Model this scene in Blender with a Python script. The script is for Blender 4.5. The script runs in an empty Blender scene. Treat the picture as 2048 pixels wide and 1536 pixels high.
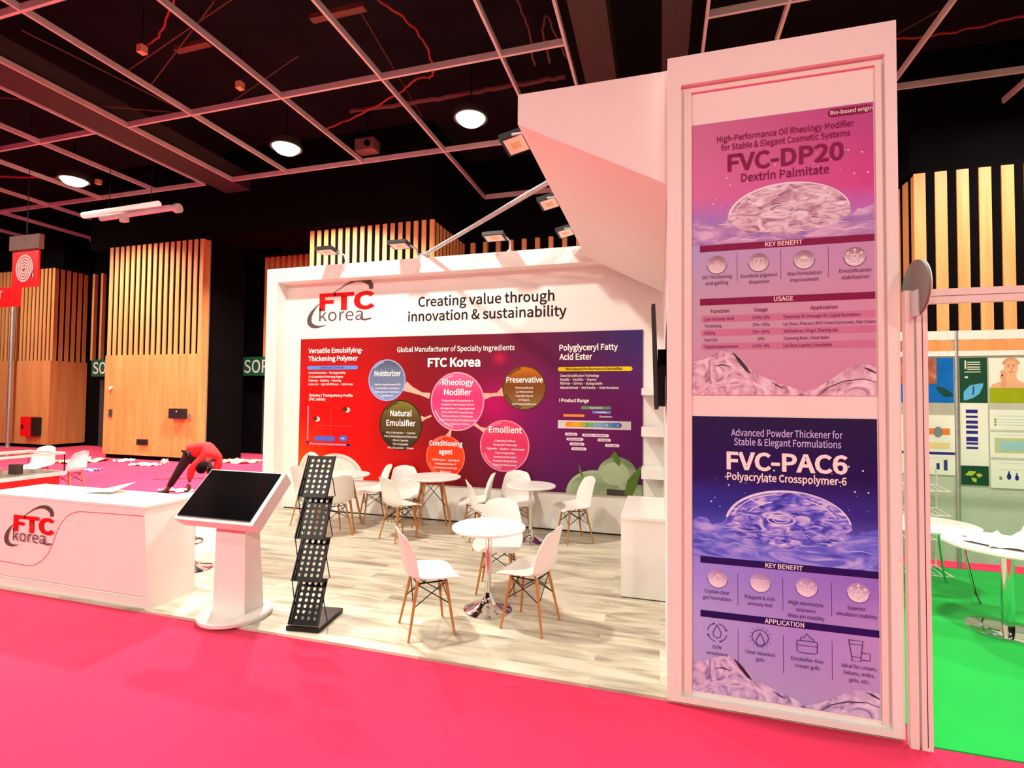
import bpy, bmesh, math, random
from mathutils import Vector, Matrix

S = bpy.context.scene
COL = S.collection
R = math.radians
rnd = random.Random(7)

# ---------------------------------------------------------------- camera
cam_d = bpy.data.cameras.new('camera')
cam_d.sensor_width = 36.0
cam_d.lens = 1014.7 / 2048 * 36.0
cam_d.clip_start = 0.05
cam_d.clip_end = 200
cam = bpy.data.objects.new('camera', cam_d)
COL.objects.link(cam)
_rt = Vector((0.959890544, 0.280203559, 0.009803569))
_dn = Vector((0.000928301, 0.03178954, -0.999494154))
_fw = Vector((-0.28037347, 0.959414087, 0.030254366))
_m = Matrix((_rt, -_dn, -_fw)).transposed().to_4x4()
cam.matrix_world = Matrix.Translation((0, 0, 1.83)) @ _m
S.camera = cam

# ---------------------------------------------------------------- world and exposure
w = bpy.data.worlds.new('hall_world')
w.use_nodes = True
w.node_tree.nodes['Background'].inputs[0].default_value = (1.0, 0.92, 0.86, 1)
w.node_tree.nodes['Background'].inputs[1].default_value = 0.09
S.world = w
S.view_settings.view_transform = 'Standard'
S.view_settings.look = 'None'
S.view_settings.exposure = -0.15
S.view_settings.gamma = 1.0
S.view_settings.use_curve_mapping = False
LAMP_W = 300.0
LAMP_COL = (1.0, 0.94, 0.82)


# ---------------------------------------------------------------- helpers
DIV = (1.0, 1.0, 1.0)


def lin(c):
    return tuple(min(1.0, v / d) for v, d in zip(_lin(c), DIV))


def _lin(c):
    return tuple(((x / 255) / 12.92 if x / 255 <= 0.04045 else ((x / 255 + 0.055) / 1.055) ** 2.4) for x in c)


def mat(name, c, rough=0.5, metal=0.0, var=0.06, scale=6.0, bump=0.0, stretch=None, spec=0.5, coat=0.0):
    m = bpy.data.materials.new(name)
    m.use_nodes = True
    nt = m.node_tree
    b = nt.nodes['Principled BSDF']
    b.inputs['Roughness'].default_value = rough
    b.inputs['Metallic'].default_value = metal
    b.inputs['Specular IOR Level'].default_value = 0.15 if 'print' in name else spec
    b.inputs['Coat Weight'].default_value = coat
    tc = nt.nodes.new('ShaderNodeTexCoord')
    mp = nt.nodes.new('ShaderNodeMapping')
    if stretch:
        mp.inputs['Scale'].default_value = stretch
    n = nt.nodes.new('ShaderNodeTexNoise')
    n.inputs['Scale'].default_value = scale
    n.inputs['Detail'].default_value = 4
    nt.links.new(tc.outputs['Object'], mp.inputs[0])
    nt.links.new(mp.outputs[0], n.inputs[0])
    r = nt.nodes.new('ShaderNodeValToRGB')
    l = lin(c)
    lo = tuple(x * (1 - var) for x in l) + (1,)
    hi = tuple(min(1, x * (1 + var)) for x in l) + (1,)
    r.color_ramp.elements[0].position = 0.3
    r.color_ramp.elements[1].position = 0.7
    r.color_ramp.elements[0].color = lo
    r.color_ramp.elements[1].color = hi
    nt.links.new(n.outputs[0], r.inputs[0])
    nt.links.new(r.outputs[0], b.inputs['Base Color'])
    if bump:
        bp = nt.nodes.new('ShaderNodeBump')
        bp.inputs['Strength'].default_value = bump
        bp.inputs['Distance'].default_value = 0.01
        nt.links.new(n.outputs[0], bp.inputs['Height'])
        nt.links.new(bp.outputs[0], b.inputs['Normal'])
    return m


def emat(name, c, strength):
    m = bpy.data.materials.new(name)
    m.use_nodes = True
    b = m.node_tree.nodes['Principled BSDF']
    b.inputs['Base Color'].default_value = (*lin(c), 1)
    b.inputs['Emission Color'].default_value = (*lin(c), 1)
    b.inputs['Emission Strength'].default_value = strength
    return m


def noise_mat(name, stops, scale=4.0, detail=6.0, distort=1.0, rough=0.5, stretch=(1, 1, 1)):
    """marbled print: colour ramp over distorted noise"""
    m = bpy.data.materials.new(name)
    m.use_nodes = True
    nt = m.node_tree
    b = nt.nodes['Principled BSDF']
    b.inputs['Roughness'].default_value = rough
    tc = nt.nodes.new('ShaderNodeTexCoord')
    mp = nt.nodes.new('ShaderNodeMapping')
    mp.inputs['Scale'].default_value = stretch
    n = nt.nodes.new('ShaderNodeTexNoise')
    n.inputs['Scale'].default_value = scale
    n.inputs['Detail'].default_value = detail
    n.inputs['Distortion'].default_value = distort
    r = nt.nodes.new('ShaderNodeValToRGB')
    while len(r.color_ramp.elements) < len(stops):
        r.color_ramp.elements.new(0.5)
    for e, (p, c) in zip(r.color_ramp.elements, stops):
        e.position = p
        e.color = (*lin(c), 1)
    nt.links.new(tc.outputs['Object'], mp.inputs[0])
    nt.links.new(mp.outputs[0], n.inputs[0])
    nt.links.new(n.outputs[0], r.inputs[0])
    nt.links.new(r.outputs[0], b.inputs['Base Color'])
    return m


def grad_mat(name, rows, spots=(), rough=0.45, grain=0.0):
    """flat printed board: horizontal ramps stacked over height (Generated coords) plus round colour blooms.
    rows: list of (v, [(u, colour), ...]) from bottom to top."""
    m = bpy.data.materials.new(name)
    m.use_nodes = True
    nt = m.node_tree
    L = nt.links.new
    b = nt.nodes['Principled BSDF']
    b.inputs['Roughness'].default_value = rough
    b.inputs['Specular IOR Level'].default_value = 0.15
    tc = nt.nodes.new('ShaderNodeTexCoord')
    sp = nt.nodes.new('ShaderNodeSeparateXYZ')
    L(tc.outputs['Generated'], sp.inputs[0])
    prev = None
    pv = None
    for v, stops in rows:
        r = nt.nodes.new('ShaderNodeValToRGB')
        while len(r.color_ramp.elements) < len(stops):
            r.color_ramp.elements.new(0.5)
        for e, (p, c) in zip(r.color_ramp.elements, stops):
            e.position = p
            e.color = (*lin(c), 1)
        if len(stops) == 1:
            r.color_ramp.elements[1].color = (*lin(stops[0][1]), 1)
        L(sp.outputs[0], r.inputs[0])
        if prev is None:
            prev, pv = r.outputs[0], v
        else:
            mr = nt.nodes.new('ShaderNodeMapRange')
            mr.interpolation_type = 'SMOOTHSTEP'
            mr.inputs['From Min'].default_value = pv
            mr.inputs['From Max'].default_value = v
            L(sp.outputs[2], mr.inputs['Value'])
            mx = nt.nodes.new('ShaderNodeMix')
            mx.data_type = 'RGBA'
            L(mr.outputs[0], mx.inputs[0])
            L(prev, mx.inputs[6])
            L(r.outputs[0], mx.inputs[7])
            prev, pv = mx.outputs[2], v
    for (u, v, ru, rv, c, k) in spots:
        mp = nt.nodes.new('ShaderNodeMapping')
        mp.vector_type = 'POINT'
        mp.inputs['Location'].default_value = (-u / ru, 0, -v / rv)
        mp.inputs['Scale'].default_value = (1 / ru, 0, 1 / rv)
        L(tc.outputs['Generated'], mp.inputs[0])
        g = nt.nodes.new('ShaderNodeTexGradient')
        g.gradient_type = 'QUADRATIC_SPHERE'
        L(mp.outputs[0], g.inputs[0])
        ml = nt.nodes.new('ShaderNodeMath')
        ml.operation = 'MULTIPLY'
        ml.inputs[1].default_value = k
        ml.use_clamp = True
        L(g.outputs[1], ml.inputs[0])
        mx = nt.nodes.new('ShaderNodeMix')
        mx.data_type = 'RGBA'
        L(ml.outputs[0], mx.inputs[0])
        L(prev, mx.inputs[6])
        mx.inputs[7].default_value = (*lin(c), 1)
        prev = mx.outputs[2]
    L(prev, b.inputs['Base Color'])
    return m


def link(name, data, parent=None):
    o = bpy.data.objects.new(name, data)
    COL.objects.link(o)
    if parent is not None:
        o.parent = parent
    return o


def pmat(o):
    """world matrix of a (possibly nested) parent, from the transforms themselves"""
    m = Matrix.Identity(4)
    while o is not None:
        m = o.matrix_basis @ m
        o = o.parent
    return m


class MB:
    def __init__(self):
        self.b = bmesh.new()

    def face(self, pts):
        vs = [self.b.verts.new(p) for p in pts]
        return self.b.faces.new(vs)

    def box(self, x0, x1, y0, y1, z0, z1):
        p = [(x0, y0, z0), (x1, y0, z0), (x1, y1, z0), (x0, y1, z0), (x0, y0, z1), (x1, y0, z1), (x1, y1, z1), (x0, y1, z1)]
        self.hexa(p)
        return self

    def hexa(self, p):
        v = [self.b.verts.new(q) for q in p]
        for f in ((3, 2, 1, 0), (4, 5, 6, 7), (0, 1, 5, 4), (1, 2, 6, 5), (2, 3, 7, 6), (3, 0, 4, 7)):
            self.b.faces.new([v[i] for i in f])
        return self

    def prism(self, poly, axis, a, b):
        """poly: 2-D points; axis 'x','y','z' is the extrusion axis from a to b"""
        def P(q, t):
            return {'x': (t, q[0], q[1]), 'y': (q[0], t, q[1]), 'z': (q[0], q[1], t)}[axis]
        A = [self.b.verts.new(P(q, a)) for q in poly]
        B = [self.b.verts.new(P(q, b)) for q in poly]
        n = len(poly)
        self.b.faces.new(A)
        self.b.faces.new(B[::-1])
        for i in range(n):
            self.b.faces.new((A[i], B[i], B[(i + 1) % n], A[(i + 1) % n]))
        return self

    def rod(self, p0, p1, r0, r1=None, n=10, cap=True):
        r1 = r0 if r1 is None else r1
        p0, p1 = Vector(p0), Vector(p1)
        d = (p1 - p0).normalized()
        u = d.orthogonal().normalized()
        v = d.cross(u)
        A, B = [], []
        for i in range(n):
            t = 2 * math.pi * i / n
            k = u * math.cos(t) + v * math.sin(t)
            A.append(self.b.verts.new(p0 + k * r0))
            B.append(self.b.verts.new(p1 + k * r1))
        for i in range(n):
            self.b.faces.new((A[i], A[(i + 1) % n], B[(i + 1) % n], B[i]))
        if cap:
            self.b.faces.new(A[::-1])
            self.b.faces.new(B)
        return self

    def tube(self, pts, r, n=6):
        pts = [Vector(p) for p in pts]
        rings = []
        u = None
        for i, p in enumerate(pts):
            d = (pts[min(i + 1, len(pts) - 1)] - pts[max(i - 1, 0)]).normalized()
            if u is None:
                u = d.orthogonal().normalized()
            u = (u - d * u.dot(d)).normalized()
            v = d.cross(u)
            rr = r[i] if isinstance(r, (list, tuple)) else r
            rings.append([self.b.verts.new(p + (u * math.cos(2 * math.pi * k / n) + v * math.sin(2 * math.pi * k / n)) * rr) for k in range(n)])
        for A, B in zip(rings, rings[1:]):
            for k in range(n):
                self.b.faces.new((A[k], A[(k + 1) % n], B[(k + 1) % n], B[k]))
        self.b.faces.new(rings[0][::-1])
        self.b.faces.new(rings[-1])
        return self

    def lathe(self, prof, n=40, c=(0, 0, 0)):
        rings = []
        for r, z in prof:
            if r < 1e-6:
                rings.append([self.b.verts.new((c[0], c[1], c[2] + z))])
            else:
                rings.append([self.b.verts.new((c[0] + r * math.cos(2 * math.pi * k / n), c[1] + r * math.sin(2 * math.pi * k / n), c[2] + z)) for k in range(n)])
        for A, B in zip(rings, rings[1:]):
            for k in range(n):
                k2 = (k + 1) % n
                if len(A) == 1 and len(B) == 1:
                    continue
                if len(A) == 1:
                    self.b.faces.new((A[0], B[k2], B[k]))
                elif len(B) == 1:
                    self.b.faces.new((A[k], A[k2], B[0]))
                else:
                    self.b.faces.new((A[k], A[k2], B[k2], B[k]))
        return self

    def grid(self, fn, nu, nv):
        g = [[self.b.verts.new(fn(i / nu, j / nv)) for j in range(nv + 1)] for i in range(nu + 1)]
        for i in range(nu):
            for j in range(nv):
                self.b.faces.new((g[i][j], g[i + 1][j], g[i + 1][j + 1], g[i][j + 1]))
        return self

    def solidify(self, t):
        bmesh.ops.recalc_face_normals(self.b, faces=self.b.faces[:])
        bmesh.ops.solidify(self.b, geom=self.b.faces[:], thickness=t)
        return self

    def bevel(self, w, seg=2, ang=30):
        es = [e for e in self.b.edges if len(e.link_faces) == 2 and e.calc_face_angle(0) > R(ang)]
        bmesh.ops.bevel(self.b, geom=es, offset=w, segments=seg, affect='EDGES', profile=0.7)
        return self

    # flat print shapes, in a plane y = const, facing the aisle (-Y)
    def quad(self, x0, x1, z0, z1, y):
        self.face([(x0, y, z0), (x1, y, z0), (x1, y, z1), (x0, y, z1)])
        return self

    def face_flat(self, pts, y):
        self.face([(x, y, z) for x, z in pts])
        return self

    def oval(self, cx, cz, rx, rz, y, n=40, a0=0.0, a1=360.0):
        pts = []
        for i in range(n + (0 if a1 - a0 >= 360 else 1)):
            t = R(a0 + (a1 - a0) * i / n)
            pts.append((cx + rx * math.cos(t), y, cz + rz * math.sin(t)))
        self.face(pts)
        return self

    def ring(self, cx, cz, rx, rz, wd, y, n=40, a0=0.0, a1=360.0):
        A, B = [], []
        for i in range(n + 1):
            t = R(a0 + (a1 - a0) * i / n)
            A.append((cx + rx * math.cos(t), y, cz + rz * math.sin(t)))
            B.append((cx + (rx - wd) * math.cos(t), y, cz + (rz - wd) * math.sin(t)))
        for i in range(n):
            self.face([A[i], A[i + 1], B[i + 1], B[i]])
        return self

    def stroke(self, pts, y):
        """tapered flat stroke: pts (x, z, width)"""
        L, Q = [], []
        for i, (x, z, wd) in enumerate(pts):
            a = pts[max(i - 1, 0)]
            c = pts[min(i + 1, len(pts) - 1)]
            dx, dz = c[0] - a[0], c[1] - a[1]
            l = math.hypot(dx, dz) or 1
            nx, nz = -dz / l, dx / l
            L.append((x + nx * wd / 2, y, z + nz * wd / 2))
            Q.append((x - nx * wd / 2, y, z - nz * wd / 2))
        for i in range(len(pts) - 1):
            self.face([Q[i], Q[i + 1], L[i + 1], L[i]])
        return self

    def pill(self, x0, x1, z0, z1, y, n=8):
        r = (z1 - z0) / 2
        zc = (z0 + z1) / 2
        pts = []
        for i in range(n + 1):
            t = R(-90 + 180 * i / n)
            pts.append((x1 - r + r * math.cos(t), y, zc + r * math.sin(t)))
        for i in range(n + 1):
            t = R(90 + 180 * i / n)
            pts.append((x0 + r + r * math.cos(t), y, zc + r * math.sin(t)))
        self.face(pts)
        return self

    def obj(self, name, m, parent=None, smooth=None, world=True, normals=True):
        if normals:
            bmesh.ops.recalc_face_normals(self.b, faces=self.b.faces[:])
        me = bpy.data.meshes.new(name)
        if parent is not None and world:
            self.b.transform(pmat(parent).inverted())
        self.b.to_mesh(me)
        self.b.free()
        for q in (m if isinstance(m, (list, tuple)) else [m]):
            me.materials.append(q)
        if smooth is not None:
            for p in me.polygons:
                p.use_smooth = True
            me.set_sharp_from_angle(angle=R(smooth))
        return link(name, me, parent)

    def flat(self, name, m, parent):
        """print layer: normals forced towards -Y"""
        for f in self.b.faces:
            f.normal_update()
            if f.normal.y > 0:
                f.normal_flip()
        return self.obj(name, m, parent, normals=False)


def tag(o, label=None, cat=None, group=None, kind=None):
    if label:
        o['label'] = label
    if cat:
        o['category'] = cat
    if group:
        o['group'] = group
    if kind:
        o['kind'] = kind
    return o


def thing(name, label, cat, loc=(0, 0, 0), rz=0.0, group=None):
    o = link(name, None)
    o.location = loc
    o.rotation_euler = (0, 0, R(rz))
    return tag(o, label, cat, group)


def struct(name, mb, m, smooth=None):
    return tag(mb.obj(name, m, None, smooth), kind='structure')


def copy_tree(o, parent=None):
    c = o.copy()
    COL.objects.link(c)
    if parent is not None:
        c.parent = parent
    for ch in list(o.children):
        copy_tree(ch, c)
    return c


try:  # Blender's own bundled sans serif; the built-in font is used if it is missing
    FONT = bpy.data.fonts.load(bpy.utils.system_resource('DATAFILES', path='fonts') + '/Noto Sans CJK Regular.woff2')
except Exception:
    FONT = None


CAP = 0.729
if FONT:
    _c = bpy.data.curves.new('cap', 'FONT')
    _c.body = 'H'
    _c.font = FONT
    _o = bpy.data.objects.new('cap', _c)
    _me = bpy.data.meshes.new_from_object(_o)
    CAP = max(v.co.y for v in _me.vertices)
    bpy.data.meshes.remove(_me)
    bpy.data.objects.remove(_o)
    bpy.data.curves.remove(_c)


def text(name, s, parent, m, y, x0=None, x1=None, z=0.0, h=None, bold=0.0, align='LEFT', spacing=1.0, line=1.0, sk=0.0):
    """Lettering in the plane y, facing -Y. z = baseline of the first line. x0..x1 fits the width; h = cap height
    (if None the height follows the width)."""
    cu = bpy.data.curves.new(name, 'FONT')
    cu.body = s
    if FONT:
        cu.font = FONT
    cu.size = 1.0
    cu.align_x = align
    cu.offset = bold * CAP / 0.729 * 0.8
    cu.space_character = spacing
    cu.space_line = line
    cu.shear = sk
    cu.resolution_u = 3
    t = bpy.data.objects.new('tmp_text', cu)
    COL.objects.link(t)
    me = bpy.data.meshes.new_from_object(t)
    bpy.data.objects.remove(t)
    bpy.data.curves.remove(cu)
    me.name = name
    xs = [v.co.x for v in me.vertices]
    lo, hi = min(xs), max(xs)
    if x0 is not None and x1 is not None:
        sx = (x1 - x0) / (hi - lo)
        sz = (h / CAP) if h else sx
        ox = x0 - lo * sx
    else:
        sz = h / CAP
        sx = sz
        ox = x0 if x0 is not None else 0
        if align == 'LEFT':
            ox = ox - lo * sx
    inv = pmat(parent).inverted()
    for v in me.vertices:
        v.co = inv @ Vector((ox + v.co.x * sx, y, z + v.co.y * sz))
    me.materials.clear()
    me.materials.append(m)
    me.update()
    if me.polygons and (pmat(parent).to_3x3() @ me.polygons[0].normal).y > 0:
        me.flip_normals()
    return link(name, me, parent)


# ---------------------------------------------------------------- materials
M = {}
M['white'] = mat('white_laminate', (236, 232, 226), 0.45, var=0.015, scale=3)
M['white_gloss'] = mat('white_gloss', (240, 237, 231), 0.28, var=0.01, scale=3)
M['plastic'] = mat('white_chair_plastic', (236, 232, 225), 0.38, var=0.015, scale=8)
M['black'] = mat('black_paint', (14, 12, 13), 0.55, var=0.2, scale=10)
M['dark'] = mat('dark_hall_paint', (9, 7, 8), 1.0, var=0.2, scale=1.5, spec=0.05)
M['ceil'] = mat('black_ceiling', (20, 24, 26), 1.0, var=0.3, scale=1.0, spec=0.1)
M['beam'] = mat('brown_beam', (52, 52, 48), 0.7, var=0.15, scale=2, stretch=(8, 0.6, 8))
M['bar'] = mat('grey_ceiling_bar', (196, 212, 206), 0.6, var=0.12, scale=2)
M['chrome'] = mat('chrome', (225, 222, 220), 0.08, 1.0, var=0.02)
M['steel'] = mat('galvanised_steel', (190, 190, 188), 0.35, 0.8, var=0.15, scale=12)
M['alu'] = mat('white_aluminium', (232, 222, 214), 0.4, var=0.02)
M['legwood'] = mat('beech_leg', (186, 122, 60), 0.45, var=0.18, scale=5, stretch=(8, 8, 0.8))
M['wire'] = mat('black_wire', (22, 19, 18), 0.4, 0.5, var=0.1)
M['rack'] = mat('black_rack_metal', (20, 18, 18), 0.35, 0.4, var=0.15, scale=14)
M['glassblack'] = mat('black_screen_glass', (9, 9, 11), 0.12, var=0.3, scale=3, spec=0.6)
M['red_txt'] = mat('red_print', (226, 8, 10), 0.5, var=0.03)
M['grey_txt'] = mat('grey_print', (92, 78, 76), 0.5, var=0.03)
M['black_txt'] = mat('black_print', (26, 20, 22), 0.5, var=0.03)
M['white_txt'] = mat('white_print', (250, 244, 240), 0.5, var=0.01)
M['plum'] = mat('plum_print', (128, 14, 76), 0.5, var=0.05)
M['indigo'] = mat('indigo_print', (36, 18, 96), 0.5, var=0.05)
M['indigo_line'] = mat('indigo_line_print', (62, 34, 96), 0.5, var=0.05)
M['duct'] = mat('grey_green_duct', (120, 134, 118), 0.5, 0.1, var=0.08, scale=2)
M['red_paint'] = mat('red_enamel', (226, 14, 20), 0.4, var=0.05)
M['green_sign'] = mat('green_sign', (18, 84, 52), 0.5, var=0.05)
M['signwhite'] = mat('sign_white', (225, 215, 210), 0.5, var=0.03)
M['paper'] = mat('paper', (240, 234, 222), 0.8, var=0.05, scale=10)
M['cardboard'] = mat('cream_card', (228, 200, 150), 0.8, var=0.1, scale=10)
M['red_cable'] = mat('red_cable', (140, 46, 36), 0.6, var=0.15, scale=20)
M['tray'] = mat('orange_brown_tray', (96, 70, 54), 0.7, var=0.2, scale=9)
M['dark_cable'] = mat('dark_cable', (84, 58, 48), 0.7, var=0.2, scale=20)
M['skin'] = mat('brown_skin', (92, 54, 38), 0.55, var=0.06)
M['hair'] = mat('black_hair', (8, 6, 6), 0.95, spec=0.1, var=0.3, scale=60, bump=0.4)
M['sweater'] = mat('red_sweater', (214, 22, 26), 0.85, var=0.1, scale=30, bump=0.3)
M['trousers'] = mat('black_trousers', (16, 12, 13), 0.8, var=0.2, scale=20)
M['greybox'] = mat('brown_grey_box', (120, 98, 88), 0.6, var=0.1)
M['tub'] = emat('lit_tube', (255, 226, 208), 0.75)
M['glass'] = bpy.data.materials.new('clear_glass')
M['glass'].use_nodes = True
_b = M['glass'].node_tree.nodes['Principled BSDF']
_b.inputs['Transmission Weight'].default_value = 1.0
_b.inputs['Roughness'].default_value = 0.03
_b.inputs['IOR'].default_value = 1.15
_b.inputs['Base Color'].default_value = (0.93, 0.95, 0.93, 1)


def carpet(name, c, c2):
    m = mat(name, c, 0.95, var=0.0, spec=0.1)
    nt = m.node_tree
    b = nt.nodes['Principled BSDF']
    b.inputs['Sheen Weight'].default_value = 0.15
    tc = nt.nodes.new('ShaderNodeTexCoord')
    n1 = nt.nodes.new('ShaderNodeTexNoise')
    n1.inputs['Scale'].default_value = 0.9
    n1.inputs['Detail'].default_value = 3
    n2 = nt.nodes.new('ShaderNodeTexNoise')
    n2.inputs['Scale'].default_value = 160
    n2.inputs['Detail'].default_value = 2
    ad = nt.nodes.new('ShaderNodeMath')
    ad.operation = 'MULTIPLY_ADD'
    ad.inputs[1].default_value = 0.35
    nt.links.new(tc.outputs['Object'], n1.inputs[0])
    nt.links.new(tc.outputs['Object'], n2.inputs[0])
    nt.links.new(n2.outputs[0], ad.inputs[0])
    nt.links.new(n1.outputs[0], ad.inputs[2])
    r = nt.nodes.new('ShaderNodeValToRGB')
    r.color_ramp.elements[0].position = 0.45
    r.color_ramp.elements[1].position = 0.9
    r.color_ramp.elements[0].color = (*lin(c), 1)
    r.color_ramp.elements[1].color = (*lin(c2), 1)
    nt.links.new(ad.outputs[0], r.inputs[0])
    nt.links.new(r.outputs[0], b.inputs['Base Color'])
    bp = nt.nodes.new('ShaderNodeBump')
    bp.inputs['Strength'].default_value = 0.35
    bp.inputs['Distance'].default_value = 0.004
    nt.links.new(n2.outputs[0], bp.inputs['Height'])
    nt.links.new(bp.outputs[0], b.inputs['Normal'])
    return m


M['pink'] = carpet('pink_carpet', (212, 30, 76), (222, 38, 86))
M['green'] = carpet('green_carpet', (6, 172, 62), (10, 186, 70))


def plank_floor():
    m = bpy.data.materials.new('pale_oak_planks')
    m.use_nodes = True
    nt = m.node_tree
    L = nt.links.new
    b = nt.nodes['Principled BSDF']
    b.inputs['Roughness'].default_value = 0.5
    b.inputs['Specular IOR Level'].default_value = 0.3
    tc = nt.nodes.new('ShaderNodeTexCoord')
    br = nt.nodes.new('ShaderNodeTexBrick')
    br.inputs['Scale'].default_value = 1.0
    br.inputs['Brick Width'].default_value = 1.2
    br.inputs['Row Height'].default_value = 0.165
    br.inputs['Mortar Size'].default_value = 0.0015
    br.offset = 0.37
    br.inputs['Color1'].default_value = (0, 0, 0, 1)
    br.inputs['Color2'].default_value = (1, 1, 1, 1)
    br.inputs['Mortar'].default_value = (0.35, 0.35, 0.35, 1)
    L(tc.outputs['Object'], br.inputs[0])
    mp = nt.nodes.new('ShaderNodeMapping')
    mp.inputs['Scale'].default_value = (0.9, 5.5, 1)
    L(tc.outputs['Object'], mp.inputs[0])
    # shift the grain per plank
    av = nt.nodes.new('ShaderNodeVectorMath')
    av.operation = 'MULTIPLY_ADD'
    av.inputs[1].default_value = (7, 7, 7)
    L(br.outputs[0], av.inputs[0])
    L(mp.outputs[0], av.inputs[2])
    n = nt.nodes.new('ShaderNodeTexNoise')
    n.inputs['Scale'].default_value = 1.6
    n.inputs['Detail'].default_value = 7
    n.inputs['Distortion'].default_value = 0.6
    L(av.outputs[0], n.inputs[0])
    r = nt.nodes.new('ShaderNodeValToRGB')
    els = r.color_ramp.elements
    els.new(0.5)
    for e, (p, c) in zip(els, ((0.28, (156, 146, 128)), (0.45, (204, 194, 170)), (0.57, (224, 216, 195)))):
        e.position = p
        e.color = (*lin(c), 1)
    L(n.outputs[0], r.inputs[0])
    mx = nt.nodes.new('ShaderNodeMix')
    mx.data_type = 'RGBA'
    mx.blend_type = 'MULTIPLY'
    mx.inputs[0].default_value = 0.22
    L(r.outputs[0], mx.inputs[6])
    L(br.outputs[0], mx.inputs[7])
    L(mx.outputs[2], b.inputs['Base Color'])
    return m


M['planks'] = plank_floor()


def timber(name, c1, c2):
    m = mat(name, c1, 0.5, var=0.0, spec=0.3)
    nt = m.node_tree
    b = nt.nodes['Principled BSDF']
    tc = nt.nodes.new('ShaderNodeTexCoord')
    mp = nt.nodes.new('ShaderNodeMapping')
    mp.inputs['Scale'].default_value = (5, 5, 0.35)
    n = nt.nodes.new('ShaderNodeTexNoise')
    n.inputs['Scale'].default_value = 1.5
    n.inputs['Detail'].default_value = 6
    nt.links.new(tc.outputs['Object'], mp.inputs[0])
    nt.links.new(mp.outputs[0], n.inputs[0])
    r = nt.nodes.new('ShaderNodeValToRGB')
    r.color_ramp.elements[0].position = 0.3
    r.color_ramp.elements[1].position = 0.7
    r.color_ramp.elements[0].color = (*lin(c1), 1)
    r.color_ramp.elements[1].color = (*lin(c2), 1)
    nt.links.new(n.outputs[0], r.inputs[0])
    nt.links.new(r.outputs[0], b.inputs['Base Color'])
    return m


M['timber'] = timber('oak_veneer', (198, 128, 72), (216, 150, 90))
M['slat'] = timber('oak_slat', (200, 136, 78), (220, 160, 98))

# ---------------------------------------------------------------- hall shell
X0, X1, Y0, Y1, ZC = -27.0, 9.5, -9.0, 13.6, 8.7
struct('floor', MB().box(X0, X1, Y0, Y1, -0.12, -0.02), M['pink'])
struct('floor_planks', MB().box(-6.46, 1.29, 3.33, 7.4, -0.02, 0.0), M['planks'])
struct('floor_green', MB().box(1.36, X1, 3.31, 6.9, -0.02, -0.012), M['green'])
struct('ceiling', MB().box(X0, X1, Y0, Y1, ZC, ZC + 0.1), M['ceil'])
struct('wall_back', MB().box(X0, X1, Y1, Y1 + 0.15, -0.02, ZC), M['dark'])
struct('wall_left', MB().box(X0 - 0.15, X0, Y0, Y1, -0.02, ZC), M['dark'])
struct('wall_right', MB().box(X1, X1 + 0.15, Y0, Y1, -0.02, ZC), M['dark'])
struct('wall_front', MB().box(X0, X1, Y0 - 0.15, Y0, -0.02, ZC), M['dark'])

# suspended grid: bars one way and the other, and the boxed beams
ZG = 7.5
g = MB()
for y in (-3.5, -0.65, 2.2, 5.0, 7.85, 10.6):
    for a, b in ((X0, -11.74), (-10.82, -1.46), (0.66, X1)):
        g.box(a, b, y - 0.022, y + 0.022, ZG, ZG + 0.11)
for a, b in ((X0, -17.0), (-4.77, X1)):
    g.box(a, b, 13.40, 13.46, ZG, ZG + 0.12)
for x in (-24.3, -22.1, -19.9, -17.7, -15.57, -13.47):
    g.box(x - 0.021, x + 0.021, Y0, 13.4 if x < -17 else 10.6, ZG - 0.005, ZG + 0.1)
for x in (-11.74, -10.82, -9.09, -6.91):
    g.box(x - 0.021, x + 0.021, Y0, 10.6, ZG - 0.005, ZG + 0.1)
for x in (-4.77, -2.54, -1.46, 0.66, 1.76, 3.98, 6.2, 8.4):
    g.box(x - 0.021, x + 0.021, Y0, 13.4, ZG - 0.005, ZG + 0.1)
struct('ceiling_grid', g, M['bar'])
struct('trim_1', MB().box(-11.69, -10.87, Y0, 13.5, ZG + 0.03, ZG + 0.5), M['beam'])
struct('trim_2', MB().box(-1.30, -0.76, Y0, 13.5, ZG + 0.08, ZG + 0.6), M['beam'])
struct('trim_3', MB().box(0.02, 0.44, Y0, 13.5, ZG + 0.08, ZG + 0.6), M['beam'])
# dark bulkhead over the timber columns
struct('wall_bulkhead', MB().box(-16.9, -5.4, 11.25, 13.6, 6.32, ZC).box(X0, -20.2, 12.6, 13.6, 6.32, ZC).box(4.7, X1, 11.6, 13.6, 6.32, ZC), M['dark'])


# ---------------------------------------------------------------- round high bay lamps
def lamp(x, y, label, group='round high bay lamps in the ceiling grid', z=7.42, k=1.0, spread=180):
    t = thing('high_bay_lamp', label, 'lamp', (x, y, z), 0, group)
    MB().lathe([(0, 0.30), (0.10, 0.30), (0.12, 0.22), (0.30, 0.14), (0.34, 0.02), (0.34, -0.03), (0.30, -0.03), (0.29, 0.0)], 36).obj('housing', M['beam'], t, 40, world=False)
    MB().lathe([(0, -0.15), (0.10, -0.145), (0.20, -0.115), (0.26, -0.06), (0.29, 0.0), (0.29, 0.01), (0, 0.012)], 36).obj('lens', M_LENS, t, 40, world=False)
    MB().rod((0, 0, 0.3), (0, 0, ZC - z), 0.012).obj('hanging_rod', M['wire'], t, world=False)
    ld = bpy.data.lights.new('lamp_light', 'AREA')
    ld.shape = 'DISK'
    ld.size = 0.56
    ld.energy = LAMP_W * k
    ld.color = LAMP_COL
    ld.spread = R(spread)
    lo = link('lamp_light', ld, t)
    lo.location = (0, 0, -0.17)
    return t


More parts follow.
